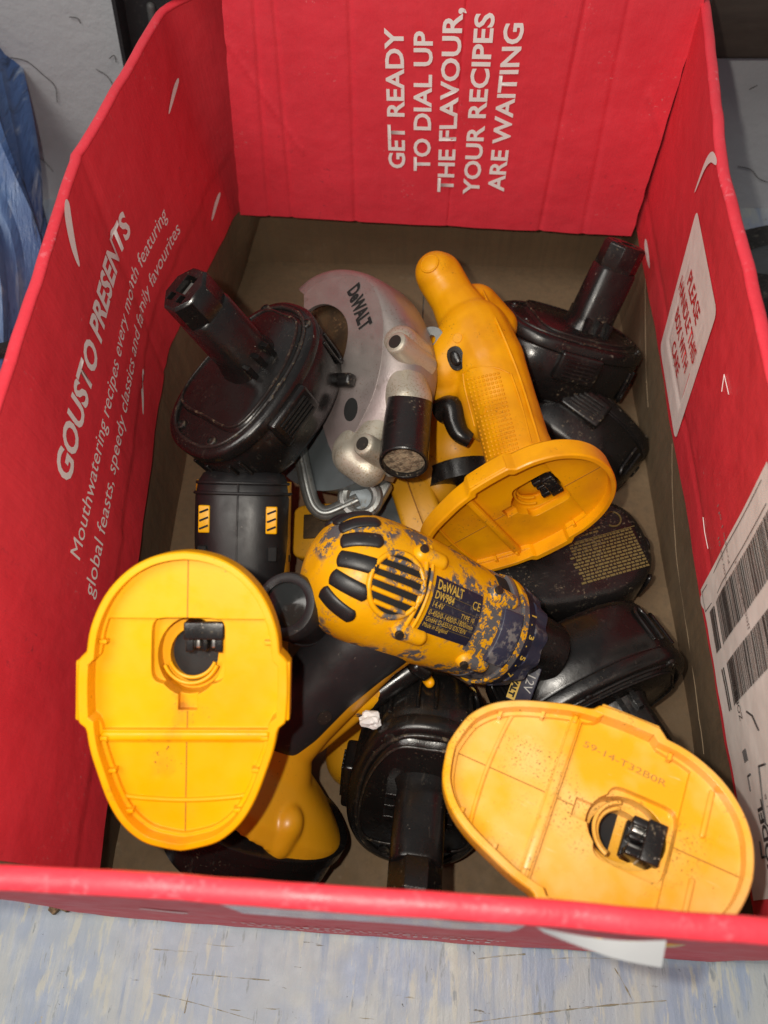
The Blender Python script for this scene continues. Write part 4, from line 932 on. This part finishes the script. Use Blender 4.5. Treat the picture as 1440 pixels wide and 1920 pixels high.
hug([(905, 545), (930, 600), (952, 650), (975, 710), (1000, 790), (1012, 830)], .0009, Y_SAW, 'seam_ridge')
for px, py, r_ in ((858, 634, .0032), (905, 770, .0030)):
    p, n_ = surf_hit(px, py)
    if p is not None: MB().cyl(p-n_*.001, p+n_*.0006, r_).put('moulded_boss', Y_SAW, hd)
p, n_ = surf_hit(856, 672)
if p is None: p, n_ = at(856, 672, .49), RB
Mo = frame(p, n_, cdir(.3, -.9, 0))
MB().loft([[(x, y, -.002) for x, y in supe(.0080, .0058, 2.4, 32)], [(x, y, .0012) for x, y in supe(.0080, .0058, 2.4, 32)], [(x, y, .0014) for x, y in supe(.0058, .0038, 2.4, 32)]]).put('button_collar', BLK_D, hd, Mo)
MB().loft([[(x, y, -.002) for x, y in supe(.0052, .0034, 2.4, 32)], [(x, y, .0034) for x, y in supe(.0050, .0032, 2.4, 32)], [(x, y, .0042) for x, y in supe(.0036, .0020, 2.4, 32)]]).put('lock_button', BLK, hd, Mo)
MB().tube(catmull([at(822, 772, .502), at(846, 762, .496), at(852, 790, .494), at(862, 812, .492), at(882, 824, .492)], 6), [.0078-.0001*i for i in range(25)], 16, sx=1.15).put('trigger', BLK, t, ang=60)
# motor can below the handle and its black cap
p, q_ = at(838, 770, .565), at(858, 872, .548); d = (q_-p).normalized()
MB().capsule(p, p.lerp(q_, .72), .036, .036, 36).put('motor_housing', Y_SAW, t, ang=60)
MB().cyl(p.lerp(q_, .9)+d*.014, q_+d*.022, .0335, .031, 36).put('motor_cap', BLK_D, t)
MB().capsule(at(808, 880, .535), at(822, 912, .535), .015, .0145).put('spindle_housing', Y_DEEP, t, ang=60)
MB().cyl(at(824, 912, .54), at(850, 950, .552), .0150, .013).put('spindle_cap', BLK_D, t)
# ------------------------------------------------------------------ half hidden tools on the floor of the box
p, q_ = at(668, 1420, .485), at(842, 1335, .478)
t = thing('cordless_screwdriver', 'small yellow tool with black printed nose on the box floor, half under a battery pack', 'screwdriver', p.lerp(q_, .5)-Vector((0, 0, .02)), 'cordless tools in the box')
MB().capsule(p, q_, .020, .0125).put('body', Y_DEEP, t, ang=60)
d = (q_-p).normalized(); MB().cyl(q_-d*.002, q_+d*.020, .0095, .0085).put('nose', Y_DEEP, t); MB().cyl(q_+d*.010, q_+d*.022, .0101, .0095).put('nose_band', PLATE, t)
Mn = frame(q_+d*.016+.0101*cdir(0, .45, .89), cdir(0, .45, .89), d); tool_text('D', .010, Mn, GOLD, t, bold=.0003)
p = at(952, 1105, .555); t = thing('cordless_screwdriver', 'yellow tool end showing between the worn drill nose and the printed battery pack', 'screwdriver', p-Vector((0, 0, .03)), 'cordless tools in the box')
MB().capsule(at(930, 1075, .550), at(972, 1120, .552), .014, .013).put('body', Y_DEEP, t, ang=60)
Mn = frame(at(948, 1088, .536), cdir(0, .1, 1), cdir(.8, -.6, 0)); link('name_plate', rounded(MB().box((0, 0, 0), (.022, .012, .002)), .0006), PLATE, t, Mn)
tool_text('DE', .010, Mn @ Matrix.Translation((0, -.0035, .0012)), GOLD, t, bold=.0004)
# printed strip on the plain black pack by the drill nose
ME = frame(at(982, 1282, .425), cdir(-.45, .1, .89), cdir(-.35, -.93, 0)); t = link('voltage_label', rounded(MB().box((0, 0, 0), (.024, .014, .0016)), .0005), PLATE, tE, ME)
tool_text('12V', .0070, ME @ Matrix.Translation((-.002, .0008, .0010)), mat('silver_print', (.4, .4, .38), .5), t); link('maker_plate', MB().box((.0, -.0042, .0003), (.022, .0052, .0014)).mesh(), GOLD, t, ME)
tool_text('DEWALT', .0046, ME @ Matrix.Translation((0, -.0060, .0012)), DARK, t, bold=.0003)
# crumpled scrap of white paper
p = at(697, 1351, .398); bm = bmesh.new(); bmesh.ops.create_icosphere(bm, subdivisions=3, radius=.0052)
for v in bm.verts: v.co = Vector((v.co.x*1.1, v.co.y*.8, v.co.z*.8))*(1+.55*noise.noise(v.co*260)+.25*noise.noise(v.co*700))
me = bpy.data.meshes.new('paper_scrap'); bm.to_mesh(me); bm.free(); finish(me, 25)
o = link('paper_scrap', me, PAPER, None, Matrix.Translation(p)); o['label'] = 'tiny crumpled white paper scrap caught on the black drill grip'; o['category'] = 'paper'
